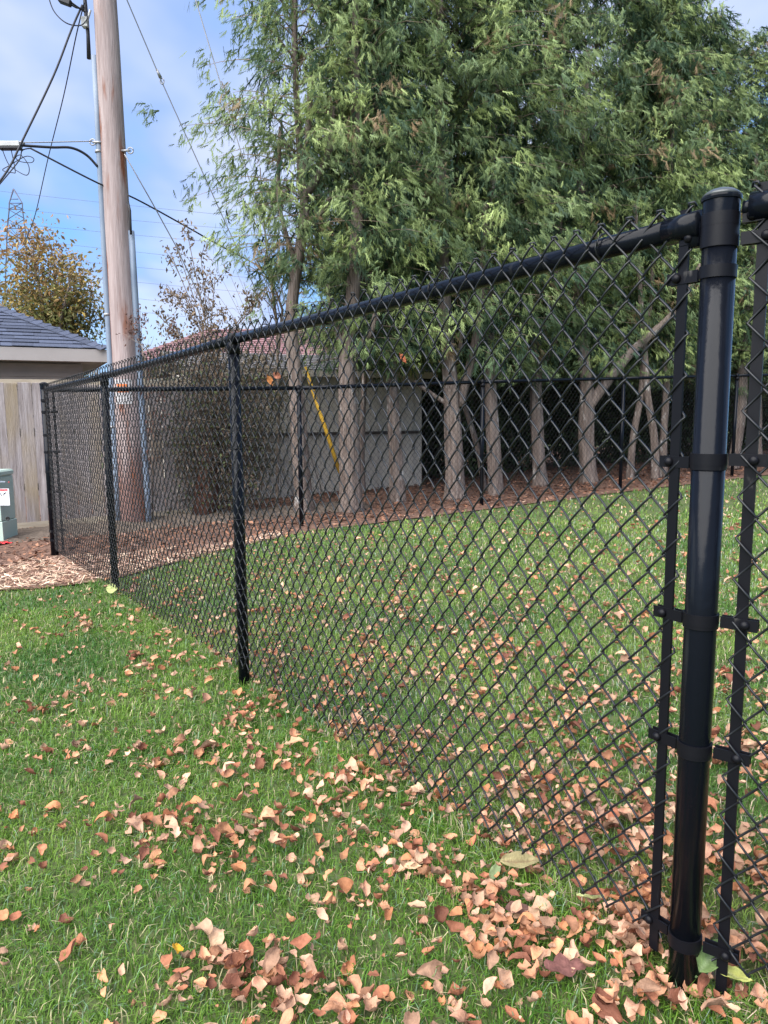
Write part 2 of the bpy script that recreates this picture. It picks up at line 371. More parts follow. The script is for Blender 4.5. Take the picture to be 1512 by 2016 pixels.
# --- the long side fence -----------------------------------------------------
side = thing('chain_link_fence', 'long black chain link fence from the tall near post back to the left corner', 'chain link fence', (PN.x, PN.y, 0))
dN = unit(P2-PN)
post(side, PN, .0285, H+.034, True)
for p in (P2, P3): post(side, p, .024, H-.012)
post(side, P4, .0325, H+.05, True, BLACKR)
railpts = [PN+dN*.062, P2, P3, P4-dN*.05]
for a, b in zip(railpts, railpts[1:]): rail(side, a, b, a.z+H if a is not railpts[0] else H, b.z+H, sag=.004)
for p in (P2, P3):                        # loop caps that carry the rail
    m = MB(); m.tube([flat(p-dN*.03, p.z+H), flat(p+dN*.03, p.z+H)], .025, 18); m.lathe([(.0275, H-.06), (.0275, H-.018), (.02, H-.012)], p, 20); part(m, 'loop_cap', BLACKR, side)
m = MB(); m.tube([flat(PN+dN*.036, H), flat(PN+dN*.105, H)], .0245, 18); m.lathe([(.012, -.02), (.012, .02)], flat(PN+dN*.045, H-.018), 10); part(m, 'rail_end_cup', BLACK, side)
lug_band(side, PN, .0285, H-.022, dN, .058, 'brace_band')
def bandz(py): return at(1395, py, 1.33).z
TB0 = PN+dN*.066
for py in (533, 914, 1228, 1484, 1862): lug_band(side, PN, .0285, bandz(py), dN, .080)
def tension_bar(root, q, z0, z1, d):
    sd = Vector((-d.y, d.x, 0)); m = MB(); m.box(flat(q, (z0+z1)/2), d*.0098, sd*.0026, Vector((0, 0, (z1-z0)/2))); return part(m, 'tension_bar', BLACKR, root)
tension_bar(side, TB0+NC*.004, .055, H+.03, dN)
TB1 = P4-dN*.066; tension_bar(side, TB1, P4.z+.05, P4.z+H+.03, dN)
for z in (.15, .45, .76, 1.08, 1.38): lug_band(side, P4, .0325, z, -dN, .08)
fo = NC*.024
fa, fb = PN+dN*.052+NC*.006, P4-dN*.05+NC*.012
V, FF = fabric((fa.x+0, fa.y, 0), (fb.x, fb.y, 0), 0-.005, P4.z, (NC.x, NC.y), top=.034)
# the cloth runs in front of the rail between its ends: ease it outwards
s = (V[:, 0]-fa.x)*dN.x + (V[:, 1]-fa.y)*dN.y; Lf = (fb-fa).length
ease = np.clip(np.minimum(s, Lf-s)/.22, 0, 1); ease = ease*ease*(3-2*ease)
V[:, 0] += NC.x*.021*ease; V[:, 1] += NC.y*.021*ease
zc = np.interp(s, [0, (P2-PN).length, (P3-PN).length, Lf], [0, -.02+.0, -.071, P4.z]) - (-.005 + (P4.z+.005)*s/Lf)
V[:, 2] += zc
V -= np.array(side.location, dtype=float)
o = link('wire_mesh', mesh_np('wire_mesh', V, FF, BLACKM, smooth=[True]*len(FF)), side)
k = 0
for a, b in zip([PN, P2, P3], [P2, P3, P4]):
    for t in (.12, .38, .63, .87):
        c = a.lerp(b, t+.02*random.uniform(-1, 1)); m = MB(); ring_tie(m, flat(c, c.z+H)+NC*.003, .0265, dN); part(m, 'tie_wire', BLACKM, side)
for p in (P2, P3):
    for z in (.12, .42, .72, 1.02, 1.30): m = MB(); ring_tie(m, flat(p, p.z+z)+NC*.003, .0295, (0, 0, 1)); part(m, 'tie_wire', BLACKM, side)

# --- the section that runs on towards the viewer's right ---------------------
dR = unit((.80, -.60)); NR = Vector((-.60, -.80, 0))
PR = PN + dR*1.9
rs = thing('chain_link_fence', 'black chain link section leaving the picture right of the tall near post', 'chain link fence', (PR.x, PR.y, 0))
rail(rs, PN+dR*.05, PR, H+.012, H+.035)
m = MB(); m.tube([flat(PN+dR*.036, H+.012), flat(PN+dR*.05, H+.012)], .013, 12); m.tube([flat(PN+dR*.048, H+.012), flat(PN+dR*.115, H+.013)], .0245, 18); part(m, 'rail_end_cup', BLACK, rs)
lug_band(rs, PN, .0288, H-.002, dR, .056, 'brace_band')
for py in (503, 905, 1222, 1478, 1858): lug_band(rs, PN, .0291, bandz(py)+(.026 if abs(py-905) > 20 and py < 900 else .0), dR, .080)
post(rs, Vector((PR.x, PR.y, .04)), .024, H)
TR = PN+dR*.070; tension_bar(rs, TR, .035, H+.05, dR)
ra, rb = PN+dR*.055+NR*.008, PR+NR*.01
V, FF = fabric((ra.x, ra.y, 0), (rb.x, rb.y, 0), 0.0, .03, (NR.x, NR.y), top=.045)
s = (V[:, 0]-ra.x)*dR.x + (V[:, 1]-ra.y)*dR.y; ease = np.clip(s/.2, 0, 1); V[:, 0] += NR.x*.019*ease; V[:, 1] += NR.y*.019*ease
V -= np.array(rs.location, dtype=float); link('wire_mesh', mesh_np('wire_mesh', V, FF, BLACKM, smooth=[True]*len(FF)), rs)
for t in (.2, .6): c = PN.lerp(PR, t); m = MB(); ring_tie(m, flat(c, H+.012+.023*t)+NR*.003, .0265, dR); part(m, 'tie_wire', BLACKM, rs)

# --- the back fence ----------------------------------------------------------
bk = thing('chain_link_fence', 'distant black chain link fence crossing behind the lawn before the cedar trunks', 'chain link fence', (B1.x, B1.y, 0))
bp_ = [P4, B1, B2, B3, B4, B5]; dB = unit(B3-P4); NB = Vector((dB.y, -dB.x, 0))
for p in bp_[1:]:
    post(bk, p, .024, H-.012)
    d = dB; m = MB(); m.tube([flat(p-d*.03, p.z+H), flat(p+d*.03, p.z+H)], .025, 12); m.lathe([(.0275, H-.06), (.0275, H-.018)], p, 14); m.sphere(flat(p, p.z+H+.02), .015); part(m, 'loop_cap', BLACKR, bk)
q = [P4+dB*.05]+bp_[1:]
for a, b in zip(q, q[1:]): rail(bk, a, b, (P4.z if a is q[0] else a.z)+H, b.z+H, .0205, 4)
tension_bar(bk, P4+dB*.07, P4.z+.05, P4.z+H+.03, dB)
for z in (.2, .55, .9, 1.25): lug_band(bk, P4, .0329, z+.03, dB, .08)
Vs = []; Fs = []; off = 0
for a, b in zip(bp_, bp_[1:]):
    V, FF = fabric((a.x, a.y, 0), (b.x, b.y, 0), a.z, b.z, (NB.x, NB.y), fine=False, wr=.0019, top=.03)
    V[:, 0] -= NB.x*.024; V[:, 1] -= NB.y*.024
    Vs.append(V); Fs += [tuple(i+off for i in f) for f in FF]; off += len(V)
V = np.concatenate(Vs)-np.array(bk.location, dtype=float); link('wire_mesh', mesh_np('wire_mesh', V, Fs, BLACKM, smooth=[True]*len(Fs)), bk)

# ------------------------------------------------------------------ privacy fence of boards
pf = thing('privacy_fence', 'weathered grey wooden board fence in the back left corner behind the green cabinet', 'wooden fence', (-3.9, 8.5, 0))
Z0 = -.04
L = (PF1-PF0).length + 1.0; x = 0.0; P00 = PF0 - pfd*1.0; i = 0
while x < L+.02:
    w = random.uniform(.128, .146); c = P00 + pfd*(x+w/2); zb = gz(c.x, c.y)+.085; zt = 1.525 + .008*random.uniform(-1, 1) - .002*i
    m = MB(); m.box((c.x, c.y, (zb+zt)/2), pfd*(w/2-.0025), pfn*(.009+.0015*random.random()), Vector((0, 0, (zt-zb)/2)), bev=.003)
    o = m.obj('board', WOODM, pf); o.data.transform(Matrix.Translation(-Vector((c.x, c.y, zb)))); o.location = Vector((c.x, c.y, zb))-pf.location; o.rotation_euler = (random.uniform(-.004, .004), random.uniform(-.004, .004), random.uniform(-.02, .02))
    x += w+.002; i += 1
KICK = mat('raw_kick_board', (.33, .27, .20), .9, (.42, .36, .28), 6, stretch=(1, 1, 6))
c = P00+pfd*L/2; m = MB(); m.box((c.x, c.y, gz(c.x, c.y)+.035), pfd*L/2*1.0 + Vector((0, 0, .0334*L/2*pfd.x)), -pfn*.016, Vector((0, 0, .06))); part(m, 'kick_board', KICK, pf)
for z in (.35, .95, 1.5): m = MB(); c2 = c-pfn*.035; m.box((c2.x, c2.y, z), pfd*L/2, pfn*.018, Vector((0, 0, .04))); part(m, 'rail', KICK, pf)
for t in (.02, .33, .66, .98): m = MB(); c2 = P00.lerp(P00+pfd*L, t)-pfn*.085; m.box((c2.x, c2.y, .7), pfd*.045, pfn*.03, Vector((0, 0, .85))); part(m, 'post', KICK, pf)

# ------------------------------------------------------------------ garage with hip roof
ge = Vector((.9, .436, 0)).normalized(); gn = Vector((-ge.y, ge.x, 0)); GC = Vector((-4.54, 12.54, 0)); EZ = 2.22
gar = thing('garage', 'taupe garage with a slate blue shingled hip roof behind the wooden fence', 'garage', (-7, 13, 0))
PIT = .50; DEP = 6.0; LEN = 7.5
def gp(a, b, z): return GC - ge*a + gn*b + Vector((0, 0, z))     # a metres left of the corner, b metres back
# roof deck
hb = DEP/2; m = MB(); t_ = .02
m.add([gp(0, 0, EZ), gp(LEN, 0, EZ), gp(LEN, DEP, EZ), gp(0, DEP, EZ), gp(hb, hb, EZ+hb*PIT), gp(LEN-hb, hb, EZ+hb*PIT)], [(1, 0, 4, 5), (0, 3, 4), (3, 2, 5, 4), (2, 1, 5), (0, 1, 2, 3)], smooth=False)
roof = part(m, 'roof', GROOF, gar)
sl_ = math.sqrt(1+PIT*PIT); nrm = (Vector((0, 0, 1)) - gn*PIT).normalized(); upv = (gn+Vector((0, 0, PIT))).normalized(); ex = .145
def shingle(mb, a0, a1, s0, s1, lift):
    # piece lying on the front slope, a along the eave, s up the slope; its lower edge stands proud
    def P(a, s, h): return GC - ge*a + Vector((0, 0, EZ)) + upv*s + nrm*h
    vs = [P(a0, s0, lift), P(a1, s0, lift), P(a1, s1, .006), P(a0, s1, .006), P(a0, s0, lift-.011), P(a1, s0, lift-.011), P(a1, s1, .002), P(a0, s1, .002)]
    mb.add(vs, [(1, 0, 3, 2), (0, 1, 5, 4), (0, 4, 7, 3), (1, 2, 6, 5), (4, 5, 6, 7)], smooth=False)
row = 0
while row*ex < 2.35:
    s0 = row*ex; amin = s0/sl_; a = amin - .02
    while a < 4.2:
        w = random.choice((.16, .22, .3, .38, .5)); 
        m = MB(); shingle(m, a, a+w-.003, s0-.012 if row else -.03, s0+ex+.02, .020+random.choice((0, .004, .007)))
        o = m.obj('shingle', SHING, roof); o.data.transform(Matrix.Translation(-gar.location)); a += w
    row += 1
hd = (gp(hb, hb, EZ+hb*PIT)-gp(0, 0, EZ)).normalized(); hs = hd.cross(Vector((0, 0, 1))).normalized(); hn = hs.cross(hd)
if hn.z < 0: hn = -hn
k = 0
while k*.15 < 4.3:
    c0 = gp(0, 0, EZ)+hd*(k*.15-.02)+hn*.032; c1 = c0+hd*.19; m = MB()
    dn = Vector((0, 0, -.045))
    vs = [c0+hn*.008, c0+hs*.15+dn, c0-hs*.15+dn, c1-hn*.004, c1+hs*.15+dn-hn*.004, c1-hs*.15+dn-hn*.004]; vs += [v-hn*.012 for v in vs]
    m.add(vs, [(0, 3, 4, 1), (0, 2, 5, 3), (6, 7, 1, 0), (6, 0, 2, 8), (7, 10, 4, 1), (8, 2, 5, 11), (9, 6, 7, 10), (6, 9, 11, 8)], smooth=False)
    o = m.obj('hip_cap', SHING, roof); o.data.transform(Matrix.Translation(-gar.location)); k += 1
m = MB(); m.box(gp(LEN/2, -.012, EZ-.115), ge*(LEN/2+.02), gn*.012, Vector((0, 0, .10))); m.box(gp(-.012, DEP/2, EZ-.115), ge*.012, gn*DEP/2, Vector((0, 0, .10))); part(m, 'fascia', TRIM, gar)
OV = .36
m = MB(); m.box(gp(LEN/2, OV/2, EZ-.20), ge*(LEN/2-.02), gn*(OV/2-.002), Vector((0, 0, .008))); m.box(gp(OV/2, DEP/2+.2, EZ-.203), ge*(OV/2-.002), gn*(DEP/2-.25), Vector((0, 0, .008))); part(m, 'soffit', TRIM, gar)
m = MB(); m.box(gp((LEN+OV)/2, DEP/2+.05, (EZ-.2)/2-.15), ge*(LEN-OV)/2, gn*(DEP/2-OV), Vector((0, 0, (EZ+.08)/2))); part(m, 'wall', SIDING, gar)
z = EZ-.235; i = 0
while z > 1.0:
    hgt = .105; m = MB(); y0 = OV+.03
    vs = [gp(OV-.02, y0-.022, z-hgt*2), gp(LEN-.3, y0-.022, z-hgt*2), gp(LEN-.3, y0-.004, z), gp(OV-.02, y0-.004, z), gp(OV-.02, y0-.004, z-hgt*2), gp(LEN-.3, y0-.004, z-hgt*2)]
    m.add(vs, [(1, 0, 3, 2), (0, 1, 5, 4), (0, 4, 3)], smooth=False); part(m, 'siding_plank', SIDING, gar); z -= hgt*2; i += 1

# ------------------------------------------------------------------ low shed behind the bed, and the house with the red roof
sd_ = Vector((.90, .43, 0)).normalized(); snn = Vector((-sd_.y, sd_.x, 0)); SC = Vector((-2.55, 10.05, 0)); SL = 3.5
shed = thing('shed', 'low beige plywood shed with a grey shingled roof behind the leaning yellow wire guard', 'shed', (-1.2, 11, 0))
def sp(a, b, z): return SC + sd_*a + snn*b + Vector((0, 0, z))
m = MB(); m.box(sp(SL/2, 1.3, .84), sd_*SL/2, snn*1.25, Vector((0, 0, .86))); part(m, 'wall', SHEDM, shed)
for i in range(int(SL/.305)):
    m = MB(); m.box(sp(.152+i*.305, .042, 1.28), sd_*.1505, snn*.008, Vector((0, 0, .41)), bev=.004); part(m, 'wall_panel', SHEDM, shed)
    m = MB(); m.box(sp(.152+i*.305, .044, .40), sd_*.1505, snn*.008, Vector((0, 0, .44)), bev=.004); part(m, 'wall_panel', SHEDM, shed)
DKW = mat('dark_stained_trim', (.045, .035, .03), .8)
m = MB(); m.box(sp(SL*.62, .02, .855), sd_*SL*.37, snn*.018, Vector((0, 0, .022))); part(m, 'trim_rail', DKW, shed)
m = MB(); m.add([sp(-.15, -.15, 1.74), sp(SL+.15, -.15, 1.74), sp(SL+.15, 1.3, 2.06), sp(-.15, 1.3, 2.06), sp(-.15, 2.8, 1.74), sp(SL+.15, 2.8, 1.74), sp(-.15, -.15, 1.70), sp(SL+.15, -.15, 1.70)], [(0, 1, 2, 3), (3, 2, 5, 4), (6, 7, 1, 0)], smooth=False)
sr = part(m, 'roof', GROOF, shed)
sup = (snn*1.45+Vector((0, 0, .32))).normalized(); snm = sd_.cross(sup); snm = snm if snm.z > 0 else -snm
for r_ in range(9):
    for c_ in range(1):
        m = MB(); cc = sp(SL/2, -.15, 1.745)+sup*(.08+r_*.16)+snm*.010; m.box(cc, sd_*(SL/2+.15), sup*.083-snm*.006, snm*.006); o = m.obj('shingle_course', GROOF, sr); o.data.transform(Matrix.Translation(-shed.location))
m = MB(); m.box(sp(SL/2, -.17, 1.70), sd_*(SL/2+.15), snn*.015, Vector((0, 0, .045))); part(m, 'fascia', SHEDM, shed)

hs_ = thing('house', 'distant house with a faded red roof and white gutter beyond the bare shrubs', 'house', (-4, 24, 0))
HY = 23.5
def hp(px, py, dy=0): return at(px, py, HY+dy)
a0, a1 = hp(215, 716), hp(722, 716); zt0 = hp(400, 646, 3).z
m = MB(); zg = a0.z; xr0, xr1 = hp(405, 640, 3).x, hp(700, 640, 3).x
m.add([(a0.x, HY, zg), (a1.x, HY, zg), (xr1, HY+3.4, zt0), (xr0, HY+3.4, zt0), (a0.x, HY+7, zg), (a1.x, HY+7, zg)], [(0, 1, 2, 3), (0, 3, 4), (3, 2, 5, 4), (1, 5, 2)], smooth=False); hr = part(m, 'roof', RROOF, hs_)
for r_ in range(17):
    f0, f1 = r_/17, (r_+1)/17; m = MB()
    A = Vector((a0.x, HY, zg)).lerp(Vector((xr0, HY+3.4, zt0)), f0); B = Vector((a1.x, HY, zg)).lerp(Vector((xr1, HY+3.4, zt0)), f0); A1 = Vector((a0.x, HY, zg)).lerp(Vector((xr0, HY+3.4, zt0)), f1); B1_ = Vector((a1.x, HY, zg)).lerp(Vector((xr1, HY+3.4, zt0)), f1)
    u_ = Vector((0, -.02, .03)); m.add([A+u_, B+u_, B1_+Vector((0, 0, .006)), A1+Vector((0, 0, .006)), A, B], [(0, 1, 2, 3), (4, 5, 1, 0)], smooth=False); o = m.obj('shingle_course', RROOF, hr); o.data.transform(Matrix.Translation(-hs_.location))
m = MB(); m.box(((a0.x+a1.x)/2, HY-.06, zg-.05), ((a1.x-a0.x)/2, 0, 0), (0, .06, 0), (0, 0, .06)); part(m, 'gutter', WHITE, hs_)
m = MB(); m.box(((a0.x+a1.x)/2, HY+3.6, zg/2-.2), ((a1.x-a0.x)/2-.4, 0, 0), (0, 3.2, 0), (0, 0, zg/2+.1)); part(m, 'wall', HOUSEW, hs_)

# ------------------------------------------------------------------ utility pole
PB = gnd(266, 1037); PB.z = gz(PB.x, PB.y); PBt = Vector((PB.x-.07, PB.y+.02, 9.6))
pole = thing('utility_pole', 'tall wooden utility pole with grey conduits strapped to both sides', 'utility pole', PB)
def pax(z): return PB.lerp(PBt, (z-PB.z)/(9.6-PB.z))
def prad(z): return .150 - .0065*z
def zat(py): return at(240, py, PB.y).z
m = MB(); zs = list(np.linspace(PB.z-.2, 9.6, 60)); m.tube([pax(z) for z in zs], [prad(z) for z in zs], 30, wob=.05)
zw = zat(905)
for i_, v_ in enumerate(m.v):             # the treated butt is darker and redder up to a ragged line
    k_ = 1/(1+math.exp((v_[2]-zw-.35*noise.noise(Vector((v_[0]*14, v_[1]*14, v_[2]*2))))/.06)); m.c[i_] = tuple(1-k_*(1-c_) for c_ in (.60, .44, .40))
part(m, 'pole_shaft', POLEM, pole)
def guard(offx, offy, z0, z1, w=.033, name='conduit'):
    m = MB(); zs = np.linspace(z0, z1, 8); pts = [pax(z)+Vector((offx*(prad(z)+w*.5)/.165, offy*(prad(z)+w)/.165, 0)) for z in zs]; m.tube(pts, w, 12); return part(m, name, CONDM, pole)
guard(-.165, -.03, PB.z-.05, zat(111)); guard(.165, -.03, PB.z-.05, zat(456), .034)
for z in (zat(620), zat(300), zat(840)):
    m = MB(); c = pax(z)+Vector((-(prad(z)+.024), -.035, 0)); m.lathe([(.036, -.012), (.036, .012)], c, 14); part(m, 'strap', STEEL, pole)
m = MB(); m.tube([pax(zat(111))+Vector((-.19, -.03, -.03)), pax(zat(70))+Vector((-.185, -.03, 0)), pax(zat(40))+Vector((-.19, -.03, 0)), pax(zat(0))+Vector((-.20, -.03, .1)), pax(zat(-60))+Vector((-.2, -.03, .1))], [.022, .018, .022, .017, .012], 10); part(m, 'riser_cable', CABLE, pole)
m = MB(); m.box(pax(zat(48))+Vector((-.20, -.05, 0)), (.03, 0, 0), (0, .03, 0), (0, 0, .05), bev=.006); m.tube([pax(zat(60))+Vector((-.2, -.06, 0)), pax(zat(28))+Vector((-.12, -.1, 0))], .012, 8); part(m, 'bracket', ALUM, pole)
for py, sx in ((283, -1), (300, 1)):
    z = zat(py); m = MB(); c = pax(z)+Vector((sx*(prad(z)+.02), -.06, 0)); m.tube([c-Vector((sx*.05, 0, 0)), c+Vector((sx*.05, 0, 0))], .012, 8)
    m.tube([c+Vector((sx*(.05+.03*math.cos(t)), 0, .03*math.sin(t))) for t in np.linspace(0, 2*math.pi, 12)], .007, 6); part(m, 'eye_bolt', STEEL, pole)
m = MB(); m.tube([at(252, 398, PB.y-.1), at(256, 415, PB.y-.12), at(257, 440, PB.y-.1), at(258, 462, PB.y-.08)], .012, 8); part(m, 'riser_cable', CABLE, pole)
# white tag with orange marks, facing the lawn
m = MB()
for i, (py0, py1) in enumerate(((748, 790), )):
    zt, zb = zat(py0), zat(py1+6); 
    for k in range(7):
        pass
    vs = []; 
    for k in range(9):
        th = math.radians(-128+k*9.5); rr = prad(zt)+.006
        for z in (zb, zt): vs.append(pax(z)+Vector((math.cos(th)*rr, math.sin(th)*rr, 0)))
    m.add(vs, [(2*k, 2*k+2, 2*k+3, 2*k+1) for k in range(8)])
part(m, 'tag', mat('faded_tag', (.42, .40, .40), .6), pole)
ORG = mat('orange_print', (.62, .17, .05), .6)
for (pya, pyb) in ((757, 762), (767, 773)):
    m = MB(); vs = []
    for k in range(7):
        th = math.radians(-116+k*8); rr = prad(1.5)+.010
        for z in (zat(pyb), zat(pya)): vs.append(pax(z)+Vector((math.cos(th)*rr, math.sin(th)*rr, 0)))
    m.add(vs, [(2*k, 2*k+2, 2*k+3, 2*k+1) for k in range(6)]); part(m, 'stripe', ORG, pole)

# ------------------------------------------------------------------ wires, cables and guys
def wire(name, label, cat, pts, r=.005, m=CABLE, group=None, sag=0, n=14, closed=False):
    P = [Vector(p) for p in pts]
    if len(P) == 2:
        a, b = P; P = [a.lerp(b, t)-Vector((0, 0, sag*4*t*(1-t))) for t in np.linspace(0, 1, n)]
    else:
        Q = []
        for i in range(len(P)-1):
            p0, p1, p2, p3 = P[max(i-1, 0)], P[i], P[i+1], P[min(i+2, len(P)-1)]
            for t in np.linspace(0, 1, 6, endpoint=False):
                Q.append(.5*((2*p1)+(p2-p0)*t+(2*p0-5*p1+4*p2-p3)*t*t+(3*p1-p0-3*p2+p3)*t**3))
        Q.append(P[-1]); P = Q
    mb = MB(); mb.tube(P, r, 6); o = mb.obj(name, m); return tag(o, label, cat, group)
PY = PB.y
anchor = gnd(692, 1002)
gw = thing('guy_wire', 'steel guy wire reaching the ground through a long yellow plastic guard', 'guy wire', anchor)
top = pax(8.6); 
g1 = at(600, 722, 8.95); g0 = at(677, 955, 9.2); dirw = (anchor-g1).normalized()
m = MB(); m.tube([anchor-dirw*-.1, g0, g1, at(475, 302, 8.75), at(395, 33, 8.6), at(372, -45, 8.55), pax(8.7)], .007, 6); part(m, 'cable', STEEL, gw)
m = MB(); m.tube([g0, g0.lerp(g1, .5)+Vector((.006, 0, -.01)), g1], [.025, .024, .021], 12); part(m, 'guard', YEL, gw)
g2 = thing('guy_wire', 'steel guy wire with a turnbuckle, first one right of the pole at the top', 'guy wire', gnd(600, 985))
A0, A1_ = at(250, 0, PY+.2), at(498, 559, PY+1.1); m = MB(); m.tube([at(214, -85, PY), A0, at(318, 160, PY+.45), A1_, gnd(640, 985)], .0065, 6); part(m, 'cable', STEEL, g2)
m = MB(); m.tube([at(308, 136, PY+.42), at(316, 153, PY+.44)], [.012, .02], 8); c = at(319, 160, PY+.45); m.tube([c+Vector((.022*math.cos(t), 0, .03*math.sin(t))) for t in np.linspace(0, 2*math.pi, 12)], .006, 6); part(m, 'turnbuckle', STEEL, g2)
g3_ = thing('guy_wire', 'steel guy wire leaving the right side of the pole at its middle eye bolt', 'guy wire', gnd(560, 990))
m = MB(); m.tube([at(245, 303, PY-.05), at(299, 398, PY+.25), at(345, 482, PY+.5), gnd(590, 1000)], .0065, 6); part(m, 'cable', STEEL, g3_)
wire('cable', 'black telephone cable slanting from the pole into the cedar tops', 'cable', [at(60, 292, PY-.4), at(194, 361, PY-.1), at(266, 391, PY+.4), at(365, 445, PY+.9), at(440, 487, PY+1.3), at(600, 570, PY+2.2)], .009)
wire('cable', 'thick black cable drooping from the splice case to the left conduit', 'cable', [at(38, 286, PY-.45), at(100, 290, PY-.3), at(140, 291, PY-.2), at(170, 305, PY-.1), at(192, 328, PY-.05)], .013)
wire('cable', 'taut steel strand running level from the pole to the splice case', 'cable', [at(40, 281, PY-.45), at(182, 278, PY-.05)], .006, STEEL)
wire('cable', 'twin service cable sweeping down left from the pole top past the splice case', 'cable', [at(162, 10, PY-.1), at(140, 60, PY-.2), at(105, 150, PY-.35), at(45, 275, PY-.6), at(15, 335, PY-.75), at(-30, 395, PY-1)], .010)
wire('cable', 'slack cable crossing beneath the splice case down to the lower left', 'cable', [at(62, 292, PY-.4), at(44, 296, PY-.42), at(38, 315, PY-.5), at(10, 350, PY-.7), at(-20, 385, PY-.9)], .006)
wire('cable', 'thin twisted cable hanging steeply from pole top to the autumn tree', 'cable', [at(166, 5, PY-.1), at(150, 70, PY+.4), at(125, 190, PY+1.4), at(95, 310, PY+2.6), at(70, 420, PY+4), at(52, 470, PY+4.5)], .0065)
wire('cable', 'big drooping loop of black cable beside the pole top', 'cable', [at(92, -20, PY-.2), at(105, 20, PY-.2), at(130, 45, PY-.2), at(158, 50, PY-.15), at(171, 38, PY-.1), at(172, 25, PY-.08)], .006)
wire('cable', 'coiled spare loops of thin black cable under the splice case', 'cable', [at(3, 290, PY-.45), at(14, 318, PY-.45), at(24, 330, PY-.45), at(52, 345, PY-.46), at(57, 328, PY-.45), at(42, 306, PY-.45), at(31, 310, PY-.45), at(40, 318, PY-.44), at(62, 320, PY-.44), at(66, 312, PY-.44), at(50, 308, PY-.44), at(20, 325, PY-.43), at(5, 335, PY-.43), at(25, 340, PY-.44), at(30, 336, PY-.44), at(22, 295, PY-.45)], .0042)
sc = thing('splice_case', 'grey cable splice case hanging on the level strand left of the pole', 'splice case', at(20, 284, PY-.45))
c = at(20, 285, PY-.45); m = MB(); m.box(c, (.105, 0, 0), (0, .04, 0), (0, 0, .028), bev=.01); part(m, 'case', ALUM, sc)
m = MB(); m.box(c+Vector((.0, 0, -.036)), (.11, 0, 0), (0, .042, 0), (0, 0, .008), bev=.003); part(m, 'lower_half', CABLE, sc)
for dx in (-.115, .115): m = MB(); m.tube([c+Vector((dx*.8, 0, .02)), c+Vector((dx, 0, .025)), c+Vector((dx*1.25, 0, .012))], .012, 8); part(m, 'clamp', STEEL, sc)
tb = thing('cable_terminal', 'dark cable terminal box hanging beside the pole at the top of the picture', 'terminal box', at(128, 3, PY-.2))
c = at(128, 2, PY-.2); m = MB(); m.box(c, (.055, 0, -.02), (0, .035, 0), (.01, 0, .03), bev=.008); part(m, 'case', CABLE, tb)
m = MB(); m.tube([c+Vector((.03, 0, .01)), at(150, 12, PY-.15), at(168, 24, PY-.1)], .009, 8); m.tube([c+Vector((.03, 0, -.02)), at(150, 15, PY-.15), at(166, 18, PY-.1)], .009, 8); part(m, 'lead', CABLE, tb)

# ------------------------------------------------------------------ lattice tower and its lines, far away
TY = 210.0
tw = thing('transmission_tower', 'distant steel lattice transmission tower above the autumn tree', 'tower', at(30, 830, TY))
LATT = mat('lattice_steel', (.085, .085, .12), .6)
def tpt(px, py, dy=0): return at(px, py, TY+dy)
legs = []
for (xt, xm, xb) in ((25, 18, 14), (29, 44, 50)):
    for dy in (0, 5):
        m = MB(); m.tube([tpt((27 if dy else 26), 372, 2.5), tpt(xm, 400, dy), tpt(xm, 412, dy), tpt(xb, 455, dy), tpt(xb+(xb-30)*.8, 830, dy)], .17, 4); part(m, 'tower_leg', LATT, tw)
brace = [((18, 400), (44, 400)), ((16, 412), (46, 412)), ((18, 400), (46, 412)), ((44, 400), (16, 412)), ((16, 412), (48, 430)), ((45, 412), (15, 432)), ((16, 432), (49, 450)), ((47, 432), (14, 452)), ((20, 392), (36, 392)), ((14, 452), (52, 480)), ((51, 452), (12, 480)), ((12, 480), (54, 520)), ((53, 480), (10, 520)), ((14, 450), (50, 450))]
for a, b in brace:
    m = MB(); m.tube([tpt(*a), tpt(*b)], .11, 4); part(m, 'brace', LATT, tw)
for i, (y0, y1) in enumerate(((377, 418), (412, 441), (440, 470), (466, 510), (500, 536), (530, 565), (556, 603), (582, 628))):
    wire('power_line', ['uppermost', 'second', 'third', 'fourth', 'fifth', 'sixth', 'seventh', 'lowest'][i] + ' of the thin distant power lines crossing the sky behind the pole', 'power line', [at(-200, y0-25, TY), at(700, y1+28, TY*.9)], .036, LATT, 'distant power lines', sag=.6)

# ------------------------------------------------------------------ green cabinet
bx = gnd(24, 1068); CB = Vector((bx.x-.225, bx.y+.06, gz(bx.x-.2, bx.y)))
cab = thing('utility_cabinet', 'pale green utility pedestal with a warning sticker at the left edge', 'utility cabinet', CB)
zz = CB.z; m = MB(); m.box(CB+Vector((0, 0, .10)), (.185, 0, 0), (0, .15, 0), (0, 0, .13), bev=.006); part(m, 'base', BOXM, cab)
m = MB(); m.box(CB+Vector((0, -.004, .455)), (.178, 0, 0), (0, .145, 0), (0, 0, .222), bev=.006); part(m, 'door', BOXM, cab)
m = MB(); m.box(CB+Vector((0, -.006, .71)), (.186, 0, 0), (0, .152, 0), (0, 0, .032), bev=.016); part(m, 'lid', BOXM, cab)
fy = -.151
def cface(px, py, dy=0):           # a point on the cabinet's front face
    p = at(px, py, CB.y+fy); return Vector((p.x, CB.y+fy+dy, p.z))
def crect(x0, y0, x1, y1, dy, name, m_):
    a, b = cface(x0, y1), cface(x1, y0); m = MB(); m.box(((a.x+b.x)/2, CB.y+fy+dy, (a.z+b.z)/2), ((b.x-a.x)/2, 0, 0), (0, .0012, 0), (0, 0, (b.z-a.z)/2)); return part(m, name, m_, cab)
st = crect(-8, 962, 17.5, 995, -.001, 'sticker', WHITE)
o = crect(-8, 963, 15, 966.3, -.003, 'red_band', RED)
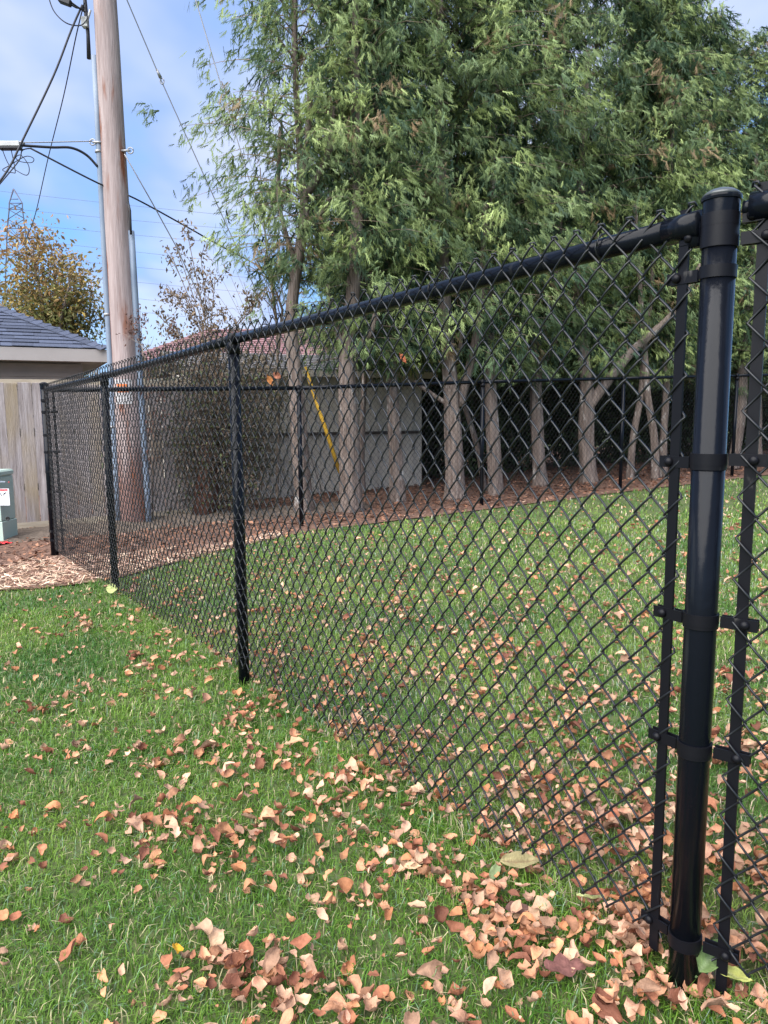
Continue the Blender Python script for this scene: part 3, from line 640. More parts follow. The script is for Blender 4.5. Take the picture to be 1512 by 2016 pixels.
# pictogram: lightning and a falling figure, and text rows as printed marks
m = MB(); q = lambda x, y: cface(x, y, -.0035)
m.tube([q(7, 973), q(9, 971.5), q(11, 970.5)], .004, 5); m.tube([q(8.5, 972), q(7.5, 976)], .003, 5); m.tube([q(9, 972), q(8, 970)], .003, 5); m.sphere(q(11.2, 969.8), .0045)
m.tube([q(-1, 970), q(3, 973), q(1, 973.5), q(4, 976)], .0035, 5); part(m, 'pictogram', INK, cab)
m = MB()
GREY = mat('grey_print', (.25, .28, .33), .6)
for r_ in range(6):
    yy = 980+r_*2.3; a, b = cface(-6, yy), cface(14-(r_ % 3)*2, yy); m.box(((a.x+b.x)/2, CB.y+fy-.0032, a.z), ((b.x-a.x)/2, 0, 0), (0, .0006, 0), (0, 0, .0018))
part(m, 'print_rows', GREY, cab)
crect(-8, 947, 10.5, 949.6, -.002, 'nameplate', GREY)
m = MB(); m.lathe([(.006, 0), (.006, .003), (.002, .004)], cface(17.5, 949), 10, axis=(0, -1, 0)); part(m, 'red_button', RED, cab)
m = MB(); m.lathe([(.021, 0), (.021, .006), (.015, .010), (.012, .004), (.002, .003)], cface(15.5, 1021), 16, axis=(0, -1, 0)); part(m, 'lock', INK, cab)
# crumpled red plastic at its foot
m = MB(); rp = gnd(8, 1073); g = 6
for k in range(3):
    o_ = rp+Vector((-.03*k, -.05*k, 0)); vs = []
    for i in range(4):
        for j in range(4): vs.append(o_+Vector((-.09+i*.055, -.03+j*.025, .02+.022*noise.noise(Vector((i*1.7, j*1.9, k*3.3)))+.01*k)))
    m.add(vs, [(i*4+j, i*4+j+1, i*4+j+5, i*4+j+4) for i in range(3) for j in range(3)], smooth=False)
tag(m.obj('plastic_scrap', RED), 'crumpled red plastic scrap on the chips at the foot of the green cabinet', 'plastic scrap')

# ------------------------------------------------------------------ trees
def spray(V, Fc, Cc, p, d, up, size, col, n=7):
    d = d.normalized(); s = d.cross(up)
    s = s.normalized() if s.length > 1e-3 else Vector((1, 0, 0)); o = len(V)
    w = size*.125
    V += [p-s*w*.6, p+s*w*.6, p+d*size+Vector((0, 0, -size*.18))]; Fc.append((o, o+1, o+2))
    for k in range(n):
        t = .12+.76*k/n; sg = 1 if k % 2 else -1; b = p+d*size*t+Vector((0, 0, -size*.1*t)); l = size*(.62-.4*t)*random.uniform(.8, 1.2)
        e = (d*.75+s*sg*.65+Vector((0, 0, -.35+random.uniform(-.15, .15)))).normalized(); o = len(V); wv = d*w*.95
        V += [b-wv*.6, b+wv*.6, b+e*l]; Fc.append((o, o+1, o+2))
    Cc += [col]*(3+3*n)
def cedar_crown(seed, h0, h1, rad, nb=190, dens=26, size=.13, inner=8, sidebias=None):
    random.seed(seed); V = []; Fc = []; Cc = []; tw_ = MB()
    for b in range(nb):
        t = (b+random.random())/nb; z = h0+(h1-h0)*t; az = b*2.39996+random.uniform(-.5, .5)
        if sidebias and random.random() < .5: az = sidebias+random.gauss(0, .8)
        prof = (.55+.45*min(1, t/.18)) if t < .18 else (1-.72*((t-.18)/.82)**1.7)
        Lb = rad*prof*random.uniform(.5, 1.18); d = Vector((math.cos(az), math.sin(az), 0)); s0 = Vector((0, 0, z-.25*Lb))
        pts = []; bend = random.uniform(-.3, .3); sidev = Vector((-d.y, d.x, 0)); lift = random.uniform(.25, .7) if t > .15 else random.uniform(-.15, .35)
        for k in range(6):
            u = k/5; pts.append(s0+d*Lb*u+sidev*bend*Lb*u*u+Vector((0, 0, lift*Lb*(u-.75*u*u)-.12*u*u*Lb)))
        tw_.tube(pts, [.010*(1-.8*k/5)*(rad/1.2) for k in range(6)], 3, caps=False)
        btone = random.random()
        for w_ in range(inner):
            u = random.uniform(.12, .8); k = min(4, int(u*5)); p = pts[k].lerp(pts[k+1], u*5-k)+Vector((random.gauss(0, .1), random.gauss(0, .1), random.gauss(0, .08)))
            spray(V, Fc, Cc, p, d*.5+Vector((random.uniform(-.7, .7), random.uniform(-.7, .7), -.6)), Vector((random.uniform(-1, 1), random.uniform(-1, 1), .5)), size*random.uniform(1.6, 2.4), (.05, .088, .048), 6)  # inner sprays: shade inside the crown painted as a dark leaf colour
        ncl = max(3, int(6*Lb/rad+.5))
        for q_ in range(ncl):
            u = .30+.70*(q_+random.random())/ncl; k = min(4, int(u*5)); p0 = pts[k].lerp(pts[k+1], min(1, u*5-k))+Vector((random.gauss(0, 1), random.gauss(0, 1), random.gauss(0, .6)))*Lb*.11
            tone = min(1, max(0, btone*.75+random.random()*.4-.1)); base = Vector((.058, .110, .066)).lerp(Vector((.37, .45, .165)), tone)  # light and dark layering of boughs painted into the leaf colour
            if random.random() > .97: base = Vector((.27, .19, .11))
            dirn = (d*random.uniform(.2, .9)+sidev*random.uniform(-.6, .6)+Vector((0, 0, -.55)))
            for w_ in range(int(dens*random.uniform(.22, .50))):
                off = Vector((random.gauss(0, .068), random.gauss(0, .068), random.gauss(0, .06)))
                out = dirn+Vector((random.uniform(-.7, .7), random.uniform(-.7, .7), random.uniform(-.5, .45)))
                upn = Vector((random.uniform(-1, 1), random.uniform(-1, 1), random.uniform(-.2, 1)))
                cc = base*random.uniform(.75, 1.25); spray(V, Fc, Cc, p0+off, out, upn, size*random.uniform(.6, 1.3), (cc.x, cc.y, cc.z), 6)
    me = mesh_np('crown', [tuple(v) for v in V], Fc, LEAFM, Cc)
    tm = tw_.mesh('twigs', TWIG); return me, tm
CR = [cedar_crown(11, 2.0, 8.6, 1.35, 215, 56, .105), cedar_crown(12, 1.75, 8.0, 1.25, 200, 56, .105), cedar_crown(13, 1.9, 9.0, 1.45, 215, 56, .105), cedar_crown(14, 1.5, 7.2, 1.2, 190, 54, .105)]
CRT1 = cedar_crown(21, 2.9, 8.2, 1.22, 175, 44, .10, 3)       # the thinner tree at the left end
random.seed(5)
def trunkmesh(root, pts, radii, n=22, name='trunk', flare=.5):
    P = []; R = []
    for i in range(len(pts)-1):
        p0, p1, p2, p3 = pts[max(i-1, 0)], pts[i], pts[i+1], pts[min(i+2, len(pts)-1)]
        for t in np.linspace(0, 1, 5, endpoint=False):
            P.append(.5*((2*p1)+(p2-p0)*t+(2*p0-5*p1+4*p2-p3)*t*t+(3*p1-p0-3*p2+p3)*t**3)); R.append(radii[i]+(radii[i+1]-radii[i])*t)
    P.append(pts[-1]); R.append(radii[-1])
    if flare:
        z0 = P[0].z
        fl_ = flare*random.uniform(.3, 1.1); R = [r*(1+fl_*math.exp(-(p.z-z0)/random.uniform(.12, .16))) for p, r in zip(P, R)]
    m = MB(); m.tube(P, R, n, wob=.28); return part(m, name, BARK, root)
def cedar(base_px, r, label, crown, lean=(0, 0), top=6.5, forks=(), rot=0, sc=1.0, spine=None, coff=(0, 0, 0), zs=None, Yb=None):
    b = gnd(*base_px) if Yb is None else at(base_px[0], base_px[1], Yb); b.z = gz(b.x, b.y)-.05
    t = thing('cedar_tree', label, 'cedar tree', b, 'row of cedar trees behind the back fence')
    if spine: pts = [b]+[at(px, py, b.y) for px, py in spine]; rr = [r*(1-.10*i) for i in range(len(pts))]; rr = [max(x_, r*.3) for x_ in rr]
    else:
        pts = [b]; 
        for k in range(1, 7):
            u = k/6; pts.append(b+Vector((lean[0]*u*top+.06*random.uniform(-1, 1), lean[1]*u*top+.06*random.uniform(-1, 1), u*top)))
        rr = [r*(1-.13*k) for k in range(7)]
    trunkmesh(t, pts, rr)
    for f in forks:                        # pixel path of a limb in the plane of the trunk, and its radius
        fr, *path = f; P = [at(px, py, b.y-.02*i) for i, (px, py) in enumerate(path)]
        trunkmesh(t, P, [fr*(1-.12*i) for i in range(len(P))], 10, 'limb', 0)
    o = link('crown', crown[0], t); o['kind'] = 'stuff'; o.rotation_euler.z = rot; o.location = (lean[0]*4+coff[0], lean[1]*4+coff[1], coff[2]); o.scale = (sc, sc, zs or 1+(sc-1)*.5)
    o2 = link('twigs', crown[1], t); o2.rotation_euler.z = rot; o2.location = o.location; o2.scale = o.scale; o2['kind'] = 'stuff'
    return t
cedar((598, 1012), .105, 'leftmost cedar of the row, its bare curving trunk behind the first back fence post', CRT1,
      spine=[(592, 900), (583, 760), (574, 640), (582, 540), (600, 430), (592, 340), (584, 200), (580, 60), (585, -160)], rot=.6,
      forks=[(.045, (590, 365), (603, 300), (607, 240), (612, 150)), (.05, (596, 392), (625, 350), (650, 290), (655, 210)), (.04, (601, 442), (630, 420), (652, 388)), (.03, (582, 520), (560, 450), (548, 380), (552, 250))])
cedar((690, 1008), .125, 'cedar whose trunk foot hides the lower end of the yellow guard', CR[1], spine=[(688, 880), (683, 740), (690, 640), (700, 520), (705, 380), (700, 200), (700, 0), (700, -200)], rot=1.2, sc=.92,
      forks=[(.05, (686, 745), (705, 690), (735, 640), (750, 560)), (.04, (688, 700), (660, 640), (645, 560))], coff=(.22, .2, .35))
cedar((714, 972), .045, 'slim cedar stem just right of the trunk by the yellow guard', CR[3], spine=[(712, 880), (716, 780), (722, 650), (735, 500), (740, 300), (735, 100)], rot=2, sc=.8, coff=(.1, .5, .6))
cedar((783, 990), .095, 'straight cedar with a pale scar at its foot, right of the shed', CR[0], spine=[(778, 880), (772, 760), (768, 640), (770, 480), (775, 300), (775, 100), (780, -150)], rot=3.1, sc=.95, coff=(0, .3, .1))
cedar((897, 984), .135, 'thickest cedar with trunk forking at fence rail height', CR[2], spine=[(894, 880), (889, 780), (882, 690), (875, 600), (870, 450), (865, 250), (865, 0)], rot=.3, coff=(0, .3, .1),
      forks=[(.065, (905, 800), (925, 720), (940, 650), (950, 560), (955, 400)), (.035, (880, 795), (845, 772), (815, 750)), (.03, (905, 690), (915, 620), (930, 540))])
cedar((955, 968), .04, 'thin leaning cedar stem between the forked trunk and the next post', CR[3], spine=[(940, 880), (915, 800), (900, 740), (895, 640), (900, 450)], rot=4, sc=.75, coff=(0, 1.0, .8))
cedar((977, 976), .10, 'cedar with a pale mottled foot beside the middle back fence post', CR[1], spine=[(972, 880), (966, 780), (962, 660), (965, 540), (970, 380), (975, 150), (980, -50)], rot=5, sc=1.05, coff=(0, .3, .1))
cedar((1063, 958), .10, 'cedar splitting in a narrow Y above the rail, centre right', CR[0], spine=[(1058, 860), (1055, 760), (1060, 690), (1085, 600), (1100, 450), (1105, 250), (1110, 50)], rot=1.9, coff=(0, .3, 0),
      forks=[(.055, (1058, 715), (1045, 640), (1050, 560), (1045, 450)), (.04, (1060, 740), (1095, 670), (1125, 610))])
cedar((1160, 952), .125, 'cedar sending one big limb slanting up to the right', CR[2], spine=[(1153, 870), (1155, 780), (1150, 700), (1140, 620), (1140, 450), (1150, 250), (1160, 100)], rot=2.8, coff=(0, .4, 0),
      forks=[(.085, (1160, 800), (1200, 745), (1245, 690), (1285, 655), (1340, 600), (1380, 520))])
cedar((1240, 946), .055, 'slender cedar stem leaning right behind the far post', CR[3], spine=[(1247, 860), (1263, 770), (1268, 690), (1280, 600), (1290, 450)], rot=.9, sc=.9, coff=(.2, .6, .3))
cedar((1292, 945), .06, 'left stem of the close pair of cedars before the near post', CR[1], spine=[(1288, 860), (1275, 780), (1270, 700), (1262, 600), (1250, 400)], rot=3.9, sc=.95, coff=(0, .5, .2))
cedar((1305, 940), .062, 'right stem of the close pair of cedars before the near post', CR[0], spine=[(1307, 860), (1312, 770), (1312, 700), (1315, 600), (1320, 400), (1325, 200)], rot=4.6, sc=.9, coff=(.1, .6, -.1))
cedar((1372, 930), .075, 'cedar half hidden by the left tension bar of the near post', CR[3], lean=(.01, .02), top=5.5, rot=5.5, sc=1.05, zs=.95, coff=(0, .3, .2))
cedar((1442, 925), .09, 'cedar seen between the near post and its right tension bar', CR[2], lean=(.02, 0), top=5, rot=.2, sc=.92, zs=.72, coff=(0, .3, .3))
cedar((1488, 915), .11, 'cedar at the right edge of the picture beyond the mesh', CR[1], lean=(-.02, .02), top=4.5, rot=1.0, sc=1.0, zs=.66, coff=(0, .3, .4))
cedar((1560, 905), .10, 'cedar standing just past the right edge of the picture', CR[3], lean=(0, .02), top=4.4, rot=2.2, sc=1.1, zs=.72, coff=(0, .3, .3))
# second row, further back
for i, (px, Y, ci, sc_, dz, lb) in enumerate(((745, 13.0, 3, 1.15, -.3, 'back row cedar filling the gap above the shed roof'), (850, 13.6, 1, 1.2, 0, 'back row cedar behind the thickest forked trunk'), (1010, 14.0, 0, 1.2, .3, 'back row cedar behind the middle back fence post'),
      (1120, 14.6, 2, 1.15, 0, 'back row cedar left of the slanting limb'), (1215, 15.2, 3, 1.2, .2, 'back row cedar behind the far fence post'), (1330, 15.8, 1, 1.2, -.2, 'back row cedar behind the near post top'), (1450, 17.0, 0, 1.2, -1.6, 'lower back row cedar right of the near post'), (1560, 18.0, 3, 1.3, -1.2, 'lowest back row cedar at the right edge'))):
    q = at(px, 900, Y); cedar((px, 900), .09, lb, CR[ci], lean=(0, 0), top=4, rot=i*1.3, sc=sc_, zs=.62, coff=(0, 0, .5), Yb=Y)
# far pale spruce at the right edge
for px, Y, lb, zoff, sc_ in ((1400, 17, 'pale green conifer tip beyond the cedars near the right edge', .6, 1.0), (1490, 19, 'pale rounded conifer at the far right above the fence rail', .5, 1.25)):
    q = at(px, 800, Y); q.z = gz(q.x, q.y); t = thing('conifer_tree', lb, 'conifer tree', q); m = MB(); m.tube([q, q+Vector((0, 0, 6))], [.12, .05], 8); part(m, 'trunk', BARK, t)
    o = link('crown', CR[3][0], t); o['kind'] = 'stuff'; o.location = (0, 0, zoff-.6); o.scale = (1.4*sc_, 1.4*sc_, .86*sc_); o.rotation_euler.z = px

# understory shrubs: dark evergreen masses behind the trunks
def leafball(seed, n, rx, ry, rz, cols, ls=.035, shell=.5):
    r_ = np.random.default_rng(seed); d = r_.normal(size=(n, 3)); d /= np.linalg.norm(d, axis=1)[:, None]
    rad = (shell+(1-shell)*r_.random(n)**.6)*(1+.22*np.sin(d[:, 0]*5+seed)*np.cos(d[:, 1]*4+seed*2)+.15*np.sin(d[:, 2]*9+seed))
    c = d*rad[:, None]*np.array([rx, ry, rz])
    a = r_.normal(size=(n, 3)); a /= np.linalg.norm(a, axis=1)[:, None]; b = np.cross(a, r_.normal(size=(n, 3))); b /= np.linalg.norm(b, axis=1)[:, None]
    L_ = ls*(.6+.8*r_.random(n))[:, None]
    V = np.stack([c-a*L_, c+b*L_*.42, c+a*L_, c-b*L_*.42], 1).reshape(-1, 3); Fq = np.arange(n*4).reshape(-1, 4)
    col = np.array(cols)[r_.integers(0, len(cols), n)]*(.7+.6*r_.random((n, 1))); return V, Fq, np.repeat(col, 4, 0)
DK = [(.04, .065, .03), (.055, .085, .035), (.07, .10, .04), (.06, .055, .035)]
V, Fq, cc = leafball(3, 6000, 1.2, .7, 1.0, DK, .05, .2); SHR = mesh_np('foliage', V, Fq, LEAFM, cc)
V, Fq, cc = leafball(4, 5000, 1.1, .6, .9, DK, .045, .25); SHR2 = mesh_np('foliage', V, Fq, LEAFM, cc)
spots = [(700, 14.2, 1.2), (800, 13.2, 1.2), (870, 13.0, 1.25), (940, 13.8, 1.05), (1010, 13.6, 1.25), (1100, 14.2, 1.3), (1190, 14.6, 1.25), (1270, 15.2, 1.3), (1350, 15.4, 1.25), (1430, 16.2, 1.4), (1510, 16.6, 1.4), (1600, 17, 1.5), (900, 17.5, 2.1), (1060, 18.5, 2.2), (1250, 19, 2.4), (1420, 20, 2.4), (1600, 21, 2.4), (740, 17.5, 1.6)]
wherew = ['behind the slim stem by the guard', 'behind the straight scarred cedar', 'left of the thickest trunk', 'right of the thickest trunk', 'behind the mottled cedar foot', 'right of the Y shaped cedar', 'under the slanting limb', 'behind the slender leaning stem', 'behind the left tension bar', 'between post and right tension bar', 'at the right picture edge', 'just past the right picture edge', 'tall, far back behind the thickest trunk', 'tall, far back left of the slanting limb', 'tall, far back behind the far post', 'tall, far back behind the near post', 'tall, far back past the right edge', 'far back above the shed roof']
for i, (px, Y, h_) in enumerate(spots):
    q = at(px, 900, Y); q.z = gz(q.x, q.y); t = thing('evergreen_shrub', 'dark evergreen shrub ' + wherew[i], 'shrub', q, 'dark shrubs behind the cedar trunks')
    o = link('foliage', (SHR, SHR2)[i % 2], t); o['kind'] = 'stuff'; o.location = (0, 0, h_*.75); o.scale = (1.1, 1, h_); o.rotation_euler.z = i
    m = MB()
    for k in range(4): m.tube([q+Vector((.05*k-.1, 0, -.05)), q+Vector((.3*math.cos(k*1.7), .2*math.sin(k*1.7), h_*.8))], [.025, .01], 5)
    part(m, 'stem', TWIG, t)

# autumn tree behind the garage
def branchy(root, b, H_, spread, nb, r0, mname=TWIG, seed=1, up=.9, name='branch', lv=2, z0=.2):
    random.seed(seed); tips = []
    m = MB(); 
    def grow(p, d, L_, r, lev):
        pts = [p]; 
        for k in range(4):
            d = (d+Vector((random.uniform(-.2, .2), random.uniform(-.2, .2), random.uniform(-.05, .15)))).normalized(); pts.append(pts[-1]+d*L_/4)
        m.tube(pts, [r*(1-.17*k) for k in range(5)], 5 if lev < 2 else 3, caps=False)
        if lev >= lv: tips.extend(pts[1:]); return
        for k in range(4 if lev else nb):
            q = pts[random.choice((1, 2, 3, 4))]; a = random.uniform(0, 2*math.pi)
            d2 = (d*.6+Vector((math.cos(a)*spread, math.sin(a)*spread, random.uniform(.0, up)))).normalized(); grow(q, d2, L_*random.uniform(.5, .75), r*.5, lev+1)
    grow(b, Vector((0, 0, 1)), H_*.6, r0, 0)
    part(m, name, mname, root); return tips
AT = at(110, 800, 17.0); AT.z = -.1
at_ = thing('autumn_tree', 'broadleaf tree with orange and green autumn leaves behind the garage roof', 'tree', AT)
m = MB(); m.tube([AT, AT+Vector((.05, 0, 2.4))], [.16, .12], 10); part(m, 'trunk', BARK, at_)
tips = []
for k in range(7):
    px = (-30, 25, 65, 110, 140, 165, 190)[k]; py = (560, 530, 505, 505, 545, 585, 630)[k]; e = at(px, py, 17+random.uniform(-.8, .8)); s = AT+Vector((0, 0, 1.8+.1*k)); mid = s.lerp(e, .5)+Vector((0, 0, .2))
    m = MB(); m.tube([s, mid, e], [.06, .035, .012], 6); part(m, 'limb', TWIG, at_)
    m = MB()
    for q_ in range(16):
        u = random.uniform(.12, 1); p = s.lerp(mid, u*2) if u < .5 else mid.lerp(e, u*2-1); d = Vector((random.uniform(-1, 1), random.uniform(-1, 1), random.uniform(-.1, 1))).normalized(); e2 = p+d*random.uniform(.35, .85)
        m.tube([p, p.lerp(e2, .5)+Vector((0, 0, .05)), e2], [.014, .010, .004], 3, caps=False); tips += [p.lerp(e2, w_) for w_ in (.4, .6, .8, 1)]
    part(m, 'branch', TWIG, at_)
def leaves_at(tips, n, ls, colf, spread=.16, seed=2, name='foliage', root=None, droop=0, kind=True, asp=.45):
    r_ = np.random.default_rng(seed); T = np.array([tuple(t) for t in tips]); c = T[r_.integers(0, len(T), n)] + r_.normal(size=(n, 3))*spread
    a = r_.normal(size=(n, 3)); a[:, 2] -= droop; a /= np.linalg.norm(a, axis=1)[:, None]; b = np.cross(a, r_.normal(size=(n, 3))); b /= np.linalg.norm(b, axis=1)[:, None]; nn = np.cross(a, b)
    L_ = ls*(.6+.8*r_.random(n))[:, None]
    V = np.stack([c, c+a*L_+b*L_*asp+nn*L_*.15, c+a*L_*2-nn*L_*.2, c+a*L_-b*L_*asp+nn*L_*.15], 1).reshape(-1, 3)
    col = np.array([colf(c[i], r_) for i in range(n)]); V -= np.array(root.location)
    o = link(name, mesh_np(name, V, np.arange(n*4).reshape(-1, 4), LEAFM, np.repeat(col, 4, 0)), root); o['kind'] = 'stuff'; return o
def autumn(c, r_):
    t = min(1, max(0, (c[2]-3.2)/1.6+r_.normal()*.35)); g = np.array([.15, .16, .05]); o_ = np.array([.33, .19, .085])
    v = g*(1-t)+o_*t
    if r_.random() < .15: v = np.array([.42, .30, .09])
    return v*(.65+.7*r_.random())
leaves_at(tips, 11500, .052, autumn, .22, root=at_)

# leafless and dead-leaved shrubs between the pole and the shed
def shrub(name, label, cat, base, stems, nleaf, ls, colf, spread=.05, seed=1, r=.012, twig=10, tl=.5, group=None, matt=TWIG, droop=1.2):
    random.seed(seed); t = thing(name, label, cat, base, group); tips = []; m = MB()
    for path in stems:
        P = [Vector(p) for p in path]; k = len(P); m.tube(P, [r*(1-.7*i/(k-1)) for i in range(k)], 5, caps=False)
        for q_ in range(twig):
            u = random.uniform(.15, 1)*(k-1); i = min(k-2, int(u)); p = P[i].lerp(P[i+1], u-i); d0 = (P[i+1]-P[i]).normalized()
            d = (d0*random.uniform(.3, 1)+Vector((random.uniform(-1, 1), random.uniform(-1, 1), random.uniform(-.1, .8)))).normalized(); e = p+d*tl*random.uniform(.3, 1)
            m.tube([p, p.lerp(e, .5)+Vector((0, 0, .02)), e], [r*.4, r*.3, r*.12], 3, caps=False); tips += [p.lerp(e, w_) for w_ in (.3, .5, .7, .85, 1)]
        tips += [P[-1].lerp(P[-2], w_) for w_ in (0, .2, .4, .6)]
    part(m, 'stems', matt, t)
    if nleaf: leaves_at(tips, nleaf, ls, colf, spread, seed, root=t, droop=droop)
    return t
dead = lambda c, r_: np.array([.19, .135, .095])*(.5+.9*r_.random()) if r_.random() < .7 else np.array([.34, .25, .17])*(.7+.5*r_.random())
sb = gnd(410, 1018)
SY = 9.0
st_ = [[sb+Vector((.1*i-.2, 0, -.05)), at(405+6*i, 850, SY), at(*p, SY)] + [at(*q, SY)] for i, (p, q) in enumerate((((398, 650), (345, 520)), ((400, 640), (352, 500)), ((405, 640), (368, 455)), ((395, 650), (328, 560)), ((410, 650), (395, 500)), ((415, 640), (424, 540)), ((385, 690), (300, 610)), ((420, 700), (500, 590)), ((425, 690), (520, 580))))]
shrub('dead_leaf_shrub', 'tall shrub with withered brown leaves rising above the rail right of the pole', 'shrub', sb, st_, 3000, .026, dead, .04, 5, .013, 15, .38)
# the dense tangled mass of it below: a separate vine on a stump
vb = gnd(405, 1022); vb.y += .1
vt = thing('vine_thicket', 'dense brown vine thicket over a reddish stump beside the grey boards', 'thicket', vb)
m = MB(); m.tube([vb+Vector((-.02, .05, -.05)), vb+Vector((0, .05, .45)), vb+Vector((.03, .05, .9))], [.17, .15, .12], 12, wob=.4); part(m, 'stump', mat('red_brown_bark', (.10, .045, .03), .95, (.19, .09, .065), 9, bump=.8, stretch=(3, 3, .8)), vt)
tp = []
m = MB(); random.seed(9)
for k in range(60):
    p = vb+Vector((random.uniform(-.28, .45), random.uniform(-.15, .25), random.uniform(.0, 1.5))); pts = [p]
    d = Vector((random.uniform(-.5, .5), random.uniform(-.3, .3), random.uniform(.3, 1)))
    for j in range(4): d = d+Vector((random.uniform(-.5, .5), random.uniform(-.4, .4), random.uniform(-.4, .2))); pts.append(pts[-1]+d.normalized()*.14)
    m.tube(pts, .0045, 3, caps=False); tp += pts
part(m, 'tendrils', TWIG, vt)
vin = lambda c, r_: np.array([.085, .06, .045])*(.5+r_.random()) if r_.random() < .75 else np.array([.10, .12, .05])*(.6+.6*r_.random())
leaves_at(tp, 9000, .024, vin, .11, 3, root=vt, droop=.8)
# climbing leaves against the pole
cb_ = gnd(300, 1030)
shrub('climbing_vine', 'dark red brown vine clinging to the right side of the pole near the rail', 'vine', cb_, [[cb_, at(298, 850, 8.15), at(285, 700, 8.1), at(262, 640, 8.1)], [cb_, at(300, 850, 8.1), at(280, 680, 8.1), at(240, 655, 8.12)], [cb_, at(302, 850, 8.15), at(280, 690, 8.2), at(276, 612, 8.15)], [cb_, at(304, 850, 8.2), at(320, 690, 8.3), at(340, 625, 8.3)]],
      520, .019, lambda c, r_: np.array([.14, .07, .055])*(.4+r_.random()), .03, 8, .006, 9, .16)
# behind: greenish tangle over the boards at rail height
gb = Vector((-2.0, 9.5, 0)); gb.z = gz(gb.x, gb.y)
shrub('bramble', 'olive green bramble spilling over the end of the grey boards', 'shrub', gb, [[gb+Vector((.1*k-.5, 0, 0)), gb+Vector((.15*k-.8, .1, 1.0)), gb+Vector((.22*k-1.1, random.uniform(-.2, .2), 1.75+.1*random.random()))] for k in range(10)], 6500, .026,
      lambda c, r_: (np.array([.12, .12, .065]) if r_.random() < .5 else np.array([.20, .165, .12]))*(.45+.9*r_.random()), .13, 4, .010, 10, .4)
tb_ = gnd(470, 1010)
shrub('tan_leaf_shrub', 'twiggy shrub holding pale tan leaves in front of the shed wall', 'shrub', tb_, [[tb_, at(455, 900, 9.3), at(440+k*16, 800, 9.3), at(430+k*22, 700-20*(k % 2), 9.3)] for k in range(6)], 1100, .022,
      lambda c, r_: (np.array([.42, .33, .24]) if r_.random() < .6 else np.array([.15, .12, .08]))*(.6+.7*r_.random()), .04, 14, .008, 12, .32)
bt = gnd(545, 1000)
shrub('bare_sapling', 'bare pinkish sapling just left of the end cedar', 'sapling', bt, [[bt, at(548, 800, 9.6), at(545, 640, 9.6), at(528, 520, 9.6), at(518, 420, 9.6), at(512, 330, 9.6)], [at(546, 700, 9.6), at(556, 610, 9.6), at(538, 560, 9.6), at(530, 500, 9.6)], [at(545, 640, 9.6), at(535, 560, 9.6), at(515, 530, 9.6)]], 0, 0, None, seed=6, r=.022, twig=12, tl=.55)
bt2 = gnd(480, 985)
shrub('bare_shrub', 'fan of leafless whips rising over the rail between shrub and end cedar', 'shrub', bt2, [[bt2, at(490+5*k, 800, 10.2), at(470+13*k, 640, 10.2), at(x_, y_, 10.2)] for k, (x_, y_) in enumerate(((415, 560), (435, 545), (450, 535), (460, 520), (480, 500), (500, 480), (520, 560), (545, 540)))], 60, .02, dead, .02, 12, .006, 5, .5)
# hazy bare trees on the skyline
for i, (px, Y, w_, lb) in enumerate(((455, 42, 3, 'bare grey tree on the skyline over the red roof'), (305, 46, 2.6, 'bare grey tree on the skyline right of the pole'), (205, 40, 3, 'bare brown tree on the skyline left of the pole'))):
    q = at(px, 820, Y); q.z = gz(q.x, q.y); t = thing('bare_tree', lb, 'tree', q); branchy(t, q, 5.6, .9, 16, .07, seed=40+i, up=.9)
# leafy tree filling behind the autumn tree and thicket beyond the house
V, Fq, cc = leafball(8, 9000, 3.4, 2.4, 1.9, [(.10, .10, .06), (.14, .11, .07), (.07, .08, .04), (.17, .13, .08)], .10, .2); HEDGE = mesh_np('foliage', V, Fq, LEAFM, cc)
for i, (px, Y, lb) in enumerate(((60, 34, 'low brown green hedge tree beyond the garage'), (195, 30, 'pale brown tree mass between the garage eave and the pole'), (840, 36, 'far dull green tree mass beyond the shed'), (1150, 38, 'far dull green tree mass glimpsed between centre trunks'), (1480, 40, 'far dull green tree mass at the right edge'))):
    q = at(px, 820, Y); q.z = gz(q.x, q.y); t = thing('distant_tree', lb, 'tree', q); o = link('foliage', HEDGE, t); o['kind'] = 'stuff'; o.location = (0, 0, 1.3); m = MB(); m.tube([q, q+Vector((0, 0, 1.5))], .15, 6); part(m, 'trunk', BARK, t)

